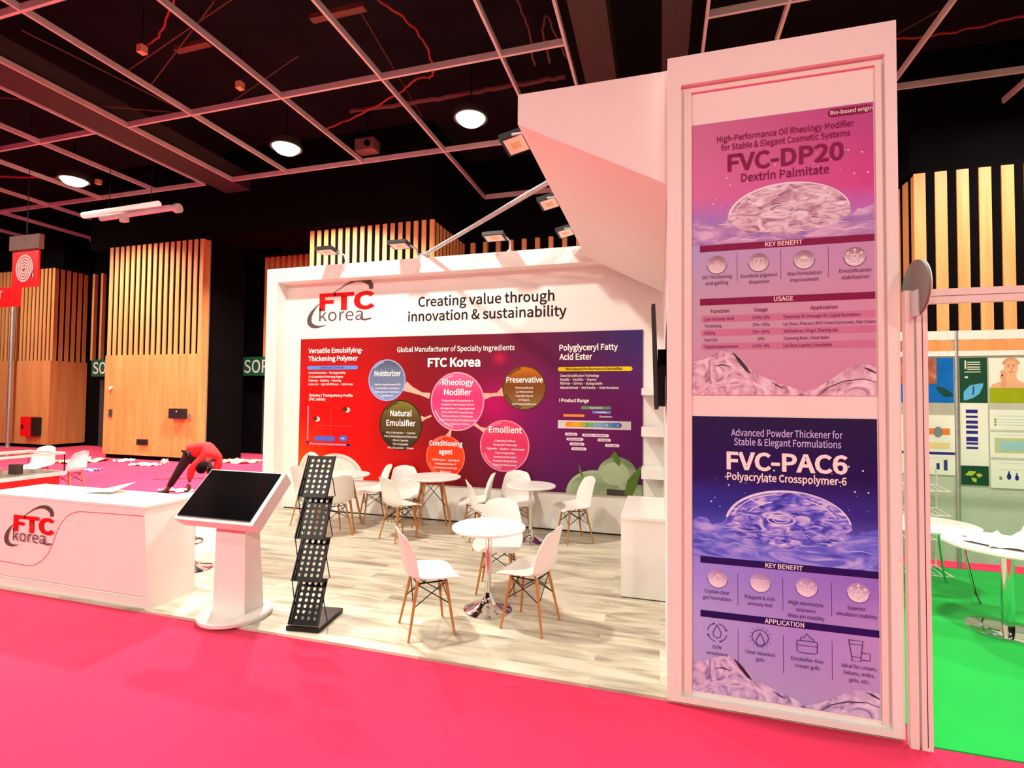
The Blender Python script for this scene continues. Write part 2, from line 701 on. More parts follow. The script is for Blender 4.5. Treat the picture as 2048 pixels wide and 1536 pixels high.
M_LENS = emat('lamp_lens', (255, 244, 214), 9.0)
lamp(-14.61, 9.28, 'round bright high bay lamp at left, above the tube light', k=1.6, spread=125)
lamp(-8.03, 9.30, 'middle of the three lit round ceiling lamps', k=4.6, spread=130)
lamp(-3.62, 9.27, 'lit round ceiling lamp nearest the white sloping canopy', k=0.8, spread=130)
for y, k in ((3.8, 0.3), (-1.7, 0.2), (-7.2, 2.1)):
    for x in (-19.0, -13.4, -8.7, -4.0, 2.0, 6.6):
        lamp(x, y, 'round high bay lamp over the aisle, outside the photo', 'high bay lamps outside the photo', k=1.75 if (x == -4.0 and y == 3.8) else (1.1 if (x > 0 and y == 3.8) else (0.9 if (x < -10 and y == 3.8) else k)))
for x in (2.0, 6.6):
    lamp(x, 9.3, 'round high bay lamp behind the white poster tower', 'high bay lamps outside the photo', k=1.3)
lamp(-20.5, 9.3, 'round high bay lamp left of the hanging signs, outside the photo', k=1.3)

# twin tube light
t = thing('tube_light', 'white twin fluorescent tube fixture hanging above the tallest timber column', 'light fixture', (-12.8, 9.3, 6.4))
MB().rod((-14.25, 9.3, 6.45), (-11.72, 9.3, 6.5), 0.075, n=14).obj('tube', M['tub'], t, 40)
MB().rod((-13.7, 9.35, 6.33), (-11.2, 9.35, 6.38), 0.06, n=14).obj('tube', M['bar'], t, 40)
MB().rod((-11.25, 9.35, 6.36), (-11.13, 9.35, 6.36), 0.11, n=14).box(-13.0, -12.8, 9.3, 9.4, 6.18, 6.3).box(-14.2, -11.3, 9.25, 9.4, 6.405, 6.42).obj('bracket', M['bar'], t)
MB().rod((-13.4, 9.33, 6.42), (-13.4, 9.33, ZC), 0.008).obj('hanging_rod', M['wire'], t)
MB().rod((-12.0, 9.33, 6.42), (-12.0, 9.33, ZC), 0.008).obj('hanging_rod', M['wire'], t)


# ---------------------------------------------------------------- timber columns
def slats(mb, p0, p1, z0, z1, wd, gap, off, depth=0.025):
    """vertical slats along a wall line p0->p1 (2-D), standing proud by depth on side off (2-D unit)"""
    d = Vector((p1[0] - p0[0], p1[1] - p0[1]))
    L = d.length
    d.normalize()
    n = max(1, round((L + gap) / (wd + gap)))
    step = (L - wd) / max(1, n - 1)
    o = Vector(off) * depth
    for i in range(n):
        a = Vector(p0) + d * (i * step)
        b = a + d * wd
        c1, c2 = a + o, b + o
        mb.hexa([(c1.x, c1.y, z0), (c2.x, c2.y, z0), (b.x, b.y, z0), (a.x, a.y, z0), (c1.x, c1.y, z1), (c2.x, c2.y, z1), (b.x, b.y, z1), (a.x, a.y, z1)])
    return mb


def column(label, x0, x1, y0, y1, wd=0.122, gap=0.088, side=None, zb=3.02, zt=6.28):
    t = thing('timber_column', label, 'column', ((x0 + x1) / 2, (y0 + y1) / 2, -0.02))
    MB().box(x0 + 0.06, x1 - 0.06, y0 + 0.06, y1, -0.02, zt + 0.1).obj('core', M['dark'], t)
    MB().box(x0, x1, y0, y1 - 0.01, 0.1, zb).bevel(0.008, 1).obj('base_panel', M['timber'], t)
    s = MB()
    slats(s, (x0, y0 + 0.06), (x1, y0 + 0.06), zb, zt, wd, gap, (0, -1))
    if side == 'right':
        slats(s, (x1 - 0.06, y0 + 0.06), (x1 - 0.06, y1 - 0.05), zb, zt, wd, gap, (1, 0))
    if side == 'left':
        slats(s, (x0 + 0.06, y0 + 0.06), (x0 + 0.06, y1 - 0.05), zb, zt, wd, gap, (-1, 0))
    s.obj('slat_screen', M['slat'], t)
    if side is None:
        MB().box(x1 - 0.05, x1, y0 + 0.065, y0 + 0.36, zb + .002, zt).obj('corner_board', M['timber'], t)
    return t


column('tall oak column with close vertical slats behind the bending person', -15.93, -12.36, 11.13, 12.5)
column('oak slatted column at far left behind the red hanging sign', -23.2, -20.33, 12.40, 13.58, side='right', gap=0.07)
column('oak slatted column rising behind the white mural wall', -9.0, -5.38, 11.36, 13.58, side='right', wd=0.12, gap=0.095)
column('oak slatted column behind the right booth with the green carpet', 4.72, 9.4, 11.47, 13.58, side='left', wd=0.19, gap=0.145)
t = thing('column_fin', 'tall plain black slab beside the tall oak column', 'panel', (-12.3, 12.0, -0.02))
MB().box(-12.34, -12.2, 11.4, 12.52, -0.02, 7.07).obj('slab', M['dark'], t)
MB().box(-12.355, -12.33, 11.38, 11.40, -0.02, 7.07).obj('edge_strip', M['steel'], t)

# slatted back wall between the columns
MB_ = slats(MB(), (-20.0, 13.56), (-16.6, 13.56), 3.1, 6.28, 0.1, 0.32, (0, -1), .12)
tag(MB_.obj('slat_screen', M['slat']), 'sparse oak slats on the dark wall between the two left columns', 'wall cladding', 'oak slats on the dark back wall')
MB_ = slats(MB(), (-12.1, 13.56), (-9.2, 13.56), 3.1, 6.28, 0.12, 0.1, (0, -1), .36)
tag(MB_.obj('slat_screen', M['slat']), 'close oak slats under the grey duct, left of the mural wall', 'wall cladding', 'oak slats on the dark back wall')
MB_ = slats(MB(), (-5.2, 13.56), (0.6, 13.56), 3.1, 6.28, 0.12, 0.26, (0, -1), .12)
tag(MB_.obj('slat_screen', M['slat']), 'widely spaced oak slats seen above the mural wall beside the canopy', 'wall cladding', 'oak slats on the dark back wall')
t = thing('ventilation_duct', 'grey green duct box above the slats, left of the mural wall', 'duct', (-11.5, 13.0, 6.4))
MB().box(-12.1, -11.0, 12.55, 13.0, 6.32, 7.35).bevel(0.04, 2).obj('duct_box', M['duct'], t)
MB().box(-12.12, -10.98, 12.53, 12.56, 7.27, 7.33).obj('flange', M['duct'], t)
MB().box(-12.12, -10.98, 12.53, 12.56, 6.34, 6.40).obj('flange', M['duct'], t)


# exit signs (SORTIE), each partly hidden
def exit_sign(x0, x1, label, y=13.2):
    t = thing('exit_sign', label, 'sign', ((x0 + x1) / 2, y, 2.8), 0, 'green exit signs on the back wall')
    MB().box(x0, x1, y - 0.04, y, 2.5, 3.1).obj('board', M['green_sign'], t)
    text('lettering', 'SORTIE', t, M['signwhite'], y - 0.045, x0 + 0.08, x1 - 0.15, 2.6, 0.40, bold=0.01)
    MB().box(x0 + 0.02, x1 - 0.02, y, 13.6, 2.7, 2.9).obj('bracket', M['dark'], t)


exit_sign(-26.1, -24.2, 'green exit sign cut off at the left edge of the photo')
exit_sign(-19.5, -17.6, 'green exit sign peeking out beside the tall oak column')
exit_sign(-12.88 + 0.02, -10.95, 'green exit sign half hidden behind the mural wall')

# doors in the dark wall
for i, x in enumerate((-18.6, -25.6, -11.4)):
    d = MB().box(x - 0.95, x + 0.95, 13.5, 13.58, 0.0, 2.4).obj('door_%d' % (i + 1), mat('dark_door_%d' % i, (52, 50, 46), 0.6))
    tag(d, kind='structure')
    MB().box(x + 0.6, x + 0.75, 13.42, 13.5, 1.0, 1.06).obj('handle', M['steel'], d)

# wall fittings on the columns
t = thing('hose_cabinet', 'small red fire box on the far left oak column', 'fire box', (-21.0, 12.3, 0.37))
MB().box(-21.36, -20.86, 12.18, 12.40, 0.38, 1.06).bevel(0.03, 2).obj('cabinet_body', M['red_paint'], t)
MB().box(-20.86, -20.66, 12.2, 12.40, 0.40, 1.04).obj('side_bracket', M['black'], t)
MB().box(-21.28, -21.20, 12.16, 12.18, 0.66, 0.78).obj('latch', M['black'], t)
t = thing('wall_dispenser', 'black wall box at right on the tall oak column', 'wall box', (-13.0, 11.05, 1.2))
MB().box(-13.24, -12.74, 10.98, 11.13, 1.2, 1.48).bevel(0.03, 2).obj('dispenser_body', M['black'], t)
MB().rod((-12.95, 10.97, 1.40), (-12.95, 10.985, 1.40), 0.02).obj('button', M['signwhite'], t)
t = thing('key_switch', 'tiny steel switch plate right of the black wall box', 'switch', (-12.6, 11.1, 1.25))
MB().box(-12.66, -12.58, 11.1, 11.13, 1.2, 1.34).obj('plate', M['steel'], t)
t = thing('floor_socket_box', 'small black socket box low on the tall oak column', 'socket', (-14.3, 11.1, 0.42))
MB().box(-14.52, -14.15, 11.07, 11.13, 0.41, 0.575).obj('socket_plate', M['black'], t)
MB().box(-14.45, -14.36, 11.062, 11.07, 0.45, 0.53).obj('outlet', M['wire'], t)
MB().box(-14.30, -14.21, 11.062, 11.07, 0.45, 0.53).obj('outlet', M['wire'], t)
t = thing('door_lock', 'small dark lock plate near the left edge of the tall column', 'lock', (-15.63, 11.1, 1.25))
MB().box(-15.69, -15.58, 11.1, 11.13, 1.2, 1.42).obj('plate', M['beam'], t)
t = thing('wall_sensor', 'small round white sensor above the lock plate', 'sensor', (-15.65, 11.1, 2.05))
MB().rod((-15.65, 11.08, 2.05), (-15.65, 11.13, 2.05), 0.05).obj('sensor_cap', M['signwhite'], t)

# hanging signs at left
t = thing('hose_reel_sign', 'red square hanging sign with a white coiled hose symbol', 'sign', (-14.05, 8.0, 4.3))
MB().box(-14.48, -13.61, 7.98, 8.02, 4.30, 5.13).obj('board', M['red_paint'], t)
MB().box(-14.55, -13.55, 7.95, 8.05, 5.17, 5.50).obj('hanging_box', M['greybox'], t)
MB().rod((-14.4, 8.0, 5.1), (-14.4, 8.0, 5.2), 0.015).rod((-13.7, 8.0, 5.1), (-13.7, 8.0, 5.2), 0.015).rod((-14.05, 8, 5.5), (-14.05, 8, ZC), 0.008).obj('hanger', M['wire'], t)
sp = []
for i in range(140):
    a = i / 139 * 4.6 * 2 * math.pi
    r_ = 0.03 + 0.27 * i / 139
    sp.append((-14.06 - r_ * math.cos(a) * 0.96, 4.72 + r_ * math.sin(a) * 1.12, 0.042))
sp += [(-13.765, 4.66, 0.042), (-13.765, 4.52, 0.042)]
MB().stroke(sp, 7.972).flat('hose_symbol', M['signwhite'], t)
t = thing('aisle_sign', 'red plate sign with a white T, cut off at the left edge', 'sign', (-14.9, 8.0, 3.85))
MB().box(-15.9, -14.10, 7.94, 7.97, 3.86, 4.31).bevel(0.02, 1).obj('board', M['red_paint'], t)
text('lettering', 'T', t, M['signwhite'], 7.935, -14.86, -14.69, 4.06, 0.17, bold=0.03)
MB().rod((-15.3, 7.98, 4.3), (-15.3, 7.98, ZC), 0.012).obj('hanger', M['steel'], t)
t = thing('sign_post', 'thin grey upright pole in front of the far left oak column', 'post', (-22.0, 12.2, -0.02))
MB().rod((-22.0, 12.2, -0.02), (-22.0, 12.2, 5.6), 0.06, n=14).obj('pole', M['steel'], t, 40)
MB().lathe([(0, 0), (0.16, 0), (0.16, 0.015), (0.07, 0.03), (0, 0.03)], 20, (-22.0, 12.2, -0.02)).obj('base_plate', M['steel'], t)


# ---------------------------------------------------------------- cables and small hardware above the grid
def cable(pts, r, m, label, group=None, name='cable'):
    P = [Vector(p) for p in pts]
    out = []
    for i in range(len(P) - 1):
        a, b, c, d = P[max(i - 1, 0)], P[i], P[i + 1], P[min(i + 2, len(P) - 1)]
        for k in range(8):
            s = k / 8
            q = 0.5 * ((2 * b) + (c - a) * s + (2 * a - 5 * b + 4 * c - d) * s * s + (3 * b - a - 3 * c + d) * s ** 3)
            out.append(q + Vector((rnd.uniform(-.02, .02), rnd.uniform(-.02, .02), rnd.uniform(-.02, .02))) * min(1, r * 40))
    out.append(P[-1])
    return tag(MB().tube(out, r, 6).obj(name, m, None, 60), label, 'cable', group)


cable([(-4.2, 6.7, 8.0), (-3.95, 7.4, 8.0), (-3.93, 8.0, 7.95), (-4.05, 8.4, 7.8), (-4.5, 8.7, 8.0), (-5.05, 9.0, 8.0), (-6.2, 9.45, 8.0), (-7.35, 9.8, 8.0)], 0.022, M['red_cable'], 'red cable looping over the ceiling bars, middle of the photo')
cable([(3.2, 9.7, 8.0), (3.9, 9.82, 7.95), (4.8, 9.95, 8.0), (5.6, 9.9, 8.05), (7.0, 9.8, 8.0)], 0.02, M['red_cable'], 'thin red cable sagging under the ceiling right of the poster tower')
cable([(-6.6, 9.6, 8.2), (-5.4, 9.6, 8.15), (-4.2, 9.7, 8.2), (-3.0, 9.75, 8.25), (-1.8, 9.7, 8.2)], 0.05, M['dark_cable'], 'brown bundle of cables behind the lamp nearest the canopy')
cable([(-2.15, 7.3, 8.1), (-2.13, 8.0, 8.05), (-2.13, 8.5, 7.7)], 0.02, M['dark_cable'], 'straight brown cable end hanging near the canopy')
cable([(-1.85, 8.5, 7.7), (-1.88, 8.1, 8.0), (-1.78, 7.95, 8.1), (-1.6, 8.4, 7.8), (-1.46, 8.7, 7.625)], 0.02, M['dark_cable'], 'bent brown cable loop above the canopy')
cable([(-7.2, 5.9, 8.2), (-7.9, 6.3, 8.1), (-8.5, 6.6, 8.1), (-8.9, 6.6, 8.0)], 0.018, M['red_cable'], 'short red cable at top left running to the small junction box')
cable([(-21.0, 8.6, 7.9), (-19.0, 8.9, 7.75), (-17.5, 9.2, 7.8), (-16.0, 10.0, 7.9)], 0.03, M['red_cable'], 'dull red cable at the left edge under the ceiling')
for i, (a, b) in enumerate((((-6.4, 6.3, 8.2), (-9.2, 6.6, 7.62)), ((-9.1, 7.0, 7.62), (-7.0, 6.4, 8.3)), ((-9.8, 5.4, 7.65), (-9.3, 7.8, 7.62)), ((-13.0, 6.4, 7.7), (-9.3, 8.0, 7.65)), ((-4.9, 6.9, 8.5), (-5.3, 10.5, 8.35)), ((-8.0, 7.8, 7.6), (-6.6, 7.9, 8.3)), ((4.4, 9.8, 8.3), (2.4, 10.4, 7.65)))):
    LBL = ('thin steel tie rod crossing high at top left, steepest', 'thin steel tie rod crossing another at the junction box', 'thin tie rod running along a bar at far top left', 'long faint tie rod under the left beam', 'near vertical faint tie rod above the duct, middle', 'short faint tie rod by the middle lamp', 'faint tie rod right of the poster tower')
    tag(MB().rod(a, b, 0.012, n=6).obj('tie_rod', M['dark_cable']), LBL[i], 'tie rod', 'tie rods above the ceiling grid')
for x, y, l in ((-8.75, 6.55, 'small lit junction box at top left where the tie rods cross'), (-7.9, 7.85, 'tiny pale clip hanging at top left right of the junction box'), (-15.4, 10.4, 'tiny pale clip on the ceiling bar above the tube light'), (-19.9, 8.4, 'small pale clip at the left edge of the ceiling')):
    t = thing('ceiling_clip', l, 'clip', (x, y, 7.9))
    MB().box(x - 0.06, x + 0.06, y - 0.06, y + 0.06, 7.85, 7.98).bevel(0.02, 1).obj('clip_body', M['cardboard'], t)
    MB().rod((x, y, 7.98), (x, y, ZC), 0.008, n=6).obj('hanging_wire', M['wire'], t)
for x0, x1, y, l in ((-8.35, -7.6, 6.86, 'short orange brown tray above the bars at top left'), (-5.5, -4.5, 6.88, 'short orange brown tray above the bars, top middle')):
    t = thing('cable_tray', l, 'cable tray', ((x0 + x1) / 2, y, 8.0))
    MB().box(x0, x1, y - 0.05, y + 0.05, 8.0, 8.03).box(x0, x1, y - 0.06, y - 0.05, 8.0, 8.08).box(x0, x1, y + 0.05, y + 0.06, 8.0, 8.08).obj('tray', M['tray'], t)
    for xh in (x0 + 0.2, x1 - 0.2):
        MB().rod((xh, y, 8.03), (xh, y, ZC), 0.008, n=6).obj('hanger', M['wire'], t)
t = thing('projector', 'grey projector box on the ceiling bar above the mural wall', 'projector', (-6.7, 10.45, 7.65))
MB().box(-6.95, -6.45, 10.3, 10.6, 7.68, 7.95).bevel(0.02, 1).obj('projector_body', M['greybox'], t)
MB().rod((-6.6, 10.25, 7.8), (-6.6, 10.3, 7.8), 0.07, n=14).obj('projector_lens', M['glassblack'], t)
MB().rod((-6.7, 10.45, 7.95), (-6.7, 10.45, ZC), 0.02).obj('mount_pole', M['wire'], t)

# ---------------------------------------------------------------- stand: mural wall
YW = 7.07
YF = 6.85
wl = thing('mural_wall', 'white framed back wall of the stand carrying the red and purple mural', 'wall panel', (-3.1, 7.0, 0))
f = MB()
f.box(-6.23, 0.045, YW, YW + 0.12, 0, 3.93)
f.obj('back_panel', M['white'], wl)
MB().box(-6.23, 0.045, YF, YW, 3.71, 3.935).obj('header', M['white'], wl)
MB().box(-6.23, -6.02, YF, YW, 0, 3.71).obj('side_jamb', M['white'], wl)
MB().box(-5.98, -0.35, YW - 0.012, YW, 0, 0.018).obj('painted_gap_shadow', M['wire'], wl)  # solid black strip standing in for the shade at the wall foot


def logo(parent, x, z, k, y):
    """red FTC over grey korea with two grey crescent strokes; x, z = lower left of the F; k = scale (1 = wall size)"""
    text('logo_lettering', 'FTC', parent, M['red_txt'], y - 0.004, x, x + 1.03 * k, z, 0.255 * k, bold=0.06)
    text('logo_lettering', 'korea', parent, M['grey_txt'], y - 0.004, x, x + 0.82 * k, z - 0.185 * k, 0.20 * k, bold=0.0)
    q = 0.0093 * k

    def P(px, py, wd):
        return (x + (px - 638) * q, z + (621 - py - 0.061 * (px - 638)) * q, wd * q)
    m1 = MB()
    m1.stroke([P(*p) for p in ((650.4, 600.5, .5), (660, 594, .8), (670.9, 587.5, 1.2), (691.4, 575.2, 2.2), (702, 570.5, 3.5), (711.9, 567.5, 5), (722, 566.5, 7), (731, 568, 9), (738, 571.5, 9.5), (741, 576, 9), (741, 582, 8.5))], y - 0.003)
    m1.stroke([P(*p) for p in ((638, 610, 1), (632, 615, 2.6), (627, 620.3, 4.2), (622.5, 626, 6), (619, 632.6, 8), (617.5, 639, 9.5), (618.5, 644.6, 9.5), (623, 648.7, 8), (629, 650.4, 6), (636, 650.6, 4), (645, 649, 2), (653, 647, .5))], y - 0.003)
    m1.flat('logo_swoosh', M['grey_txt'], parent)
    m2 = MB()
    m2.stroke([(x + 0.77 * k, z - 0.13 * k, .03 * k), (x + 0.80 * k, z - 0.17 * k, .03 * k), (x + 0.85 * k, z - 0.185 * k, .03 * k), (x + 0.97 * k, z - 0.165 * k, .022 * k)], y - 0.0035)
    m2.flat('logo_tail', M['grey_txt'], parent)


logo(wl, -5.374, 3.262, 1.0, YW)
text('slogan', 'Creating value through', wl, M['black_txt'], YW - 0.004, -3.585, -1.448, 3.245, 0.145, bold=0.022)
text('slogan', 'innovation & sustainability', wl, M['black_txt'], YW - 0.004, -3.755, -1.272, 3.022, 0.145, bold=0.022)

# the mural print
YP = 7.055
mu = thing('mural', 'large red to purple printed mural with round ingredient bubbles', 'mural', (-2.97, YP, 0.53))
DIV = (1.2, 1.5, 1.5)
M['mural'] = grad_mat('mural_print', [
    (0.0, [(0.0, (255, 92, 10)), (0.13, (236, 22, 8)), (0.36, (214, 16, 12)), (0.5, (128, 16, 20)), (0.62, (112, 24, 58)), (0.78, (92, 28, 96)), (1.0, (84, 26, 88))]),
    (0.5, [(0.0, (224, 18, 12)), (0.22, (216, 14, 12)), (0.36, (150, 22, 26)), (0.52, (112, 18, 46)), (0.66, (140, 26, 106)), (0.82, (112, 28, 104)), (1.0, (104, 30, 108))]),
    (1.0, [(0.0, (186, 26, 26)), (0.25, (170, 20, 24)), (0.42, (120, 22, 34)), (0.58, (116, 26, 48)), (0.72, (110, 32, 76)), (0.88, (80, 44, 104)), (1.0, (62, 58, 134))]),
], spots=[(0.615, 0.53, 0.13, 0.30, (206, 16, 110), 0.95), (0.63, 0.84, 0.035, 0.08, (230, 30, 90), 0.8), (0.5, 0.62, 0.16, 0.42, (172, 26, 62), 0.45)])
DIV = (1.0, 1.0, 1.0)
MB().box(-5.71, -0.225, YP, YW, 0.535, 2.79).obj('mural_board', M['mural'], mu)


def bubble(cx, cz, rx, rz, cols, y=YP - 0.003):
    """printed glassy ball: body disc, pale rim, gloss crescent"""
    bm = grad_mat('bubble_print', [(0.0, [(0.0, cols[0]), (1.0, cols[0])]), (0.55, [(0.0, cols[1]), (1.0, cols[1])]), (1.0, [(0.0, cols[2]), (1.0, cols[2])])], spots=[(0.5, 0.5, 0.55, 0.55, cols[1], 0.8)])
    o = MB().oval(cx, cz, rx, rz, y, 56).flat('bubble', bm, mu)
    rim = mat('bubble_rim_print', cols[3], 0.5)
    MB().ring(cx, cz, rx, rz, 0.018, y - 0.001, 56).ring(cx, cz, rx * .9, rz * .9, 0.025, y - 0.0012, 20, 200, 262).ring(cx, cz, rx * .92, rz * .92, 0.02, y - 0.0012, 14, 100, 140).flat('bubble_rim', rim, o)
    return o


BT = M['white_txt']
bubble(-4.098, 2.11, 0.325, 0.325, ((118, 146, 200), (104, 120, 150), (78, 84, 108), (150, 170, 215)))
bubble(-3.848, 1.42, 0.365, 0.385, ((58, 46, 30), (84, 66, 34), (122, 112, 44), (40, 34, 22)))
bubble(-2.913, 1.79, 0.43, 0.44, ((240, 84, 140), (226, 56, 116), (232, 96, 140), (250, 160, 180)))
bubble(-3.092, 0.96, 0.315, 0.315, ((222, 40, 20), (232, 62, 24), (226, 44, 28), (238, 110, 84)))
bubble(-2.167, 1.155, 0.375, 0.375, ((220, 70, 120), (214, 52, 98), (232, 70, 112), (240, 130, 150)))
bubble(-1.88, 1.995, 0.325, 0.32, ((140, 108, 66), (122, 72, 24), (196, 110, 20), (88, 56, 24)))
M['link'] = mat('bubble_link_print', (236, 170, 150), 0.5)
lk = MB()
for pts in (((-3.79, 2.02, .16), (-3.66, 1.96, .09), (-3.5, 1.90, .05), (-3.36, 1.87, .09)),
            ((-3.50, 1.52, .10), (-3.43, 1.53, .03), (-3.33, 1.57, .03)),
            ((-3.01, 1.36, .03), (-3.03, 1.31, .05), (-3.05, 1.26, .10)),
            ((-2.63, 1.46, .05), (-2.54, 1.40, .04), (-2.44, 1.36, .10)),
            ((-2.49, 1.87, .10), (-2.38, 1.89, .05), (-2.28, 1.90, .05), (-2.19, 1.94, .14))):
    lk.stroke(pts, YP - 0.002)
lk.flat('bubble_links', M['link'], mu)


def T(s, x0, x1, z, h, m=BT, bold=0.02, y=YP - 0.008, **k):
    return text('lettering', s, mu, m, y, x0, x1, z, h, bold, **k)


T('Versatile Emulsifying-', -5.55, -4.53, 2.555, 0.075, bold=.035)
T('Thickening Polymer', -5.548, -4.62, 2.425, 0.075, bold=.035)
M['blue_pill'] = mat('blue_pill_print', (92, 140, 220), 0.5)
M['yel_pill'] = mat('yellow_pill_print', (236, 206, 24), 0.5)
o = MB().pill(-5.573, -4.62, 2.285, 2.345, YP - 0.003).flat('title_pill', M['blue_pill'], mu)
T('Tailor your texture', -5.32, -4.87, 2.303, 0.032, mat('violet_print', (90, 70, 160), 0.5), .02)
for s, x1, z in (('Smooth formulation · Rheology stability', -4.84, 2.215), ('2 in 1 Emulsifier & Thickening Polymer', -4.88, 2.15), ('Thickening · Stabilizing · Texturizing', -4.92, 2.09), ('Made to Go · High Salt Efficiency · Cold Process', -4.70, 2.03)):
    T(s, -5.54, x1, z, 0.032)
T('Sensory / Transparency Profile', -5.52, -4.70, 1.845, 0.042, bold=.03)
T('(FVC series)', -5.52, -5.21, 1.78, 0.042, bold=.03)
M['lilac'] = mat('lilac_print', (190, 130, 170), 0.5)
M['navy'] = mat('navy_print', (40, 40, 130), 0.5)
MB().quad(-5.548, -5.522, 1.10, 1.69, YP - 0.003).quad(-5.50, -4.76, 1.065, 1.09, YP - 0.003).flat('chart_axes', M['lilac'], mu)
MB().stroke([(-4.80, 1.077, .05), (-4.71, 1.077, .004)], YP - 0.003).stroke([(-5.535, 1.12, .05), (-5.535, 1.05, .004)], YP - 0.003).flat('chart_arrow', M['navy'], mu)
MB().quad(-5.42, -4.74, 1.375, 1.381, YP - .003).quad(-5.10, -5.094, 1.15, 1.68, YP - .003).flat('chart_grid', mat('chart_line_print', (225, 70, 60), 0.5), mu)
MB().oval(-5.36, 1.478, .055, .04, YP - .003).oval(-4.80, 1.635, .055, .04, YP - .003).flat('chart_cream_spot', mat('pale_print', (210, 205, 200), 0.5), mu)
MB().oval(-5.40, 1.488, .045, .035, YP - .004).oval(-4.845, 1.645, .05, .038, YP - .004).flat('chart_dark_spot', mat('rust_print', (110, 30, 16), 0.5), mu)
mm = MB()
for i in range(6):
    mm.oval(-5.36 + .06 * i, 1.165 + .004 * (i % 2), .045, .04, YP - .003 - .0001 * i, 20)
mm.oval(-4.865, 1.178, .075, .05, YP - .003)
mm.flat('chart_blue_spot', mat('blue_print', (70, 100, 205), 0.5), mu)
T('FVC', -4.90, -4.83, 1.165, 0.026)
T('Global Manufacturer of Specialty Ingredients', -3.925, -2.026, 2.545, 0.075, bold=.015)
T('FTC Korea', -3.40, -2.55, 2.315, 0.125, bold=.05)
T('Polyglyceryl Fatty', -1.368, -0.555, 2.525, 0.08, bold=.035)
T('Acid Ester', -1.367, -0.905, 2.395, 0.08, bold=.035)
MB().pill(-1.388, -0.361, 2.232, 2.292, YP - 0.003).flat('title_pill', M['yel_pill'], mu)
T('Bio-based Performance Emulsifier', -1.27, -0.49, 2.248, 0.034, M['black_txt'], .02)
for s, x1, z in (('Clean Emulsification Technology', -.81, 2.155), ('Emulsify · Solubilize · Disperse', -.845, 2.10), ('PEG-Free · EO-Free · Biodegradable', -.765, 2.045), ('Natural-Derived · HLB Flexible · Multi-Functional', -.545, 1.985)):
    T(s, -1.35, x1, z, 0.032)
T('I Product Range', -1.363, -.948, 1.80, 0.046, bold=.03)
MB().quad(-1.052, -.647, 1.703, 1.745, YP - .003).flat('range_bar', mat('sage_print', (96, 136, 108), 0.5), mu)
MB().quad(-.899, -.646, 1.645, 1.683, YP - .003).flat('range_bar', mat('sky_print', (108, 126, 206), 0.5), mu)
MB().quad(-1.304, -1.009, 1.595, 1.63, YP - .003).flat('range_bar', mat('orange_print', (240, 140, 60), 0.5), mu)
T('Nonionic', -.93, -.76, 1.714, .022)
T('Solubilizer', -.84, -.70, 1.654, .022)
T('Emulsion', -.80, -.63, 1.595, .022)
MB().quad(-1.382, -.379, 1.43, 1.545, YP - .003).flat('scale_strip', mat('pale_strip_print', (206, 196, 196), 0.5), mu)
MB().pill(-1.275, -.50, 1.455, 1.522, YP - .004).flat('scale_bar', grad_mat('scale_print', [(0.0, [(0.0, (240, 130, 20)), (0.2, (236, 160, 30)), (0.38, (110, 160, 60)), (0.6, (120, 160, 190)), (1.0, (50, 80, 160))])]), mu)
for i, s in enumerate(('2', '4', '7', '10', '13')):
    text('lettering', s, mu, BT, YP - .009, -1.17 + .15 * i, None, 1.475, .026)
for x0, x1, z in ((-1.281, -1.105, 1.352), (-1.042, -.672, 1.345), (-1.26, -1.021, 1.284), (-.828, -.645, 1.284), (-1.215, -1.007, 1.218), (-.726, -.531, 1.213), (-1.19, -.979, 1.152)):
    MB().pill(x0, x1, z - .02, z + .02, YP - .003).flat('range_tag', mat('tag_print', (226, 206, 218), 0.5), mu)
    T('PGL ester', x0 + .03, x1 - .03, z - .008, .018, M['plum'])


def bubtext(title, cx, z, wd, h, lines, zl, lw):
    for i, s in enumerate(title):
        T(s, cx - wd[i] / 2, cx + wd[i] / 2, z - i * h * 1.75, h, bold=.03)
    for i, s in enumerate(lines):
        T(s, cx - lw[i] / 2, cx + lw[i] / 2, zl - i * .058, .026, bold=.015)


bubtext(('Moisturizer',), -4.085, 2.175, (.46,), .08, ('Sodium hyaluronate PGA', 'Ceramide complex', 'Beta glucan Trehalose', 'Panthenol'), 2.03, (.46, .42, .42, .2))
bubtext(('Natural', 'Emulsifier'), -3.84, 1.555, (.37, .50), .085, ('PGL-3 Dicaprate · Caprate', 'PGL-3 Methylglucose Distearate', 'PGL-4 Caprate', 'PGL-6 Caprylate', 'PGL-10 Laurate · Oleate'), 1.285, (.5, .56, .26, .26, .44))
bubtext(('Rheology', 'Modifier'), -2.905, 2.035, (.50, .44), .085, ('Polyacrylate Crosspolymer-6', 'Dextrin Palmitate DP20', 'Acrylates Copolymer', 'PEG-240 HDI Copolymer', 'Polyurethane Thickener', 'Ammonium Acryloyldimethyltaurate', 'Bis-Stearyl Ether'), 1.79, (.5, .52, .56, .5, .5, .58, .4))
bubtext(('Conditioning', 'agent'), -3.085, 1.125, (.54, .22), .07, ('Cationic guar · Quat blend', 'Polyquaternium-7', 'Hydrolyzed protein base', 'Silicone'), .90, (.44, .34, .38, .18))
bubtext(('Emollient',), -2.155, 1.345, (.50,), .085, ('Caprylyl ether', 'Dicaprylyl Carbonate', 'Triglyceride · Squalane · Isononanoate', 'Coco-Caprylate', 'Isoamyl laurate ester', 'Neopentyl diheptanoate', 'Branched alkane blend'), 1.215, (.32, .36, .58, .3, .34, .36, .34))
bubtext(('Preservative',), -1.875, 2.075, (.54,), .078, ('Phenoxyethanol', '1,2-Hexanediol', 'Caprylyl Glycol', 'EH Glycerin', 'Hydroxyacetophenone'), 1.985, (.26, .26, .26, .16, .36))
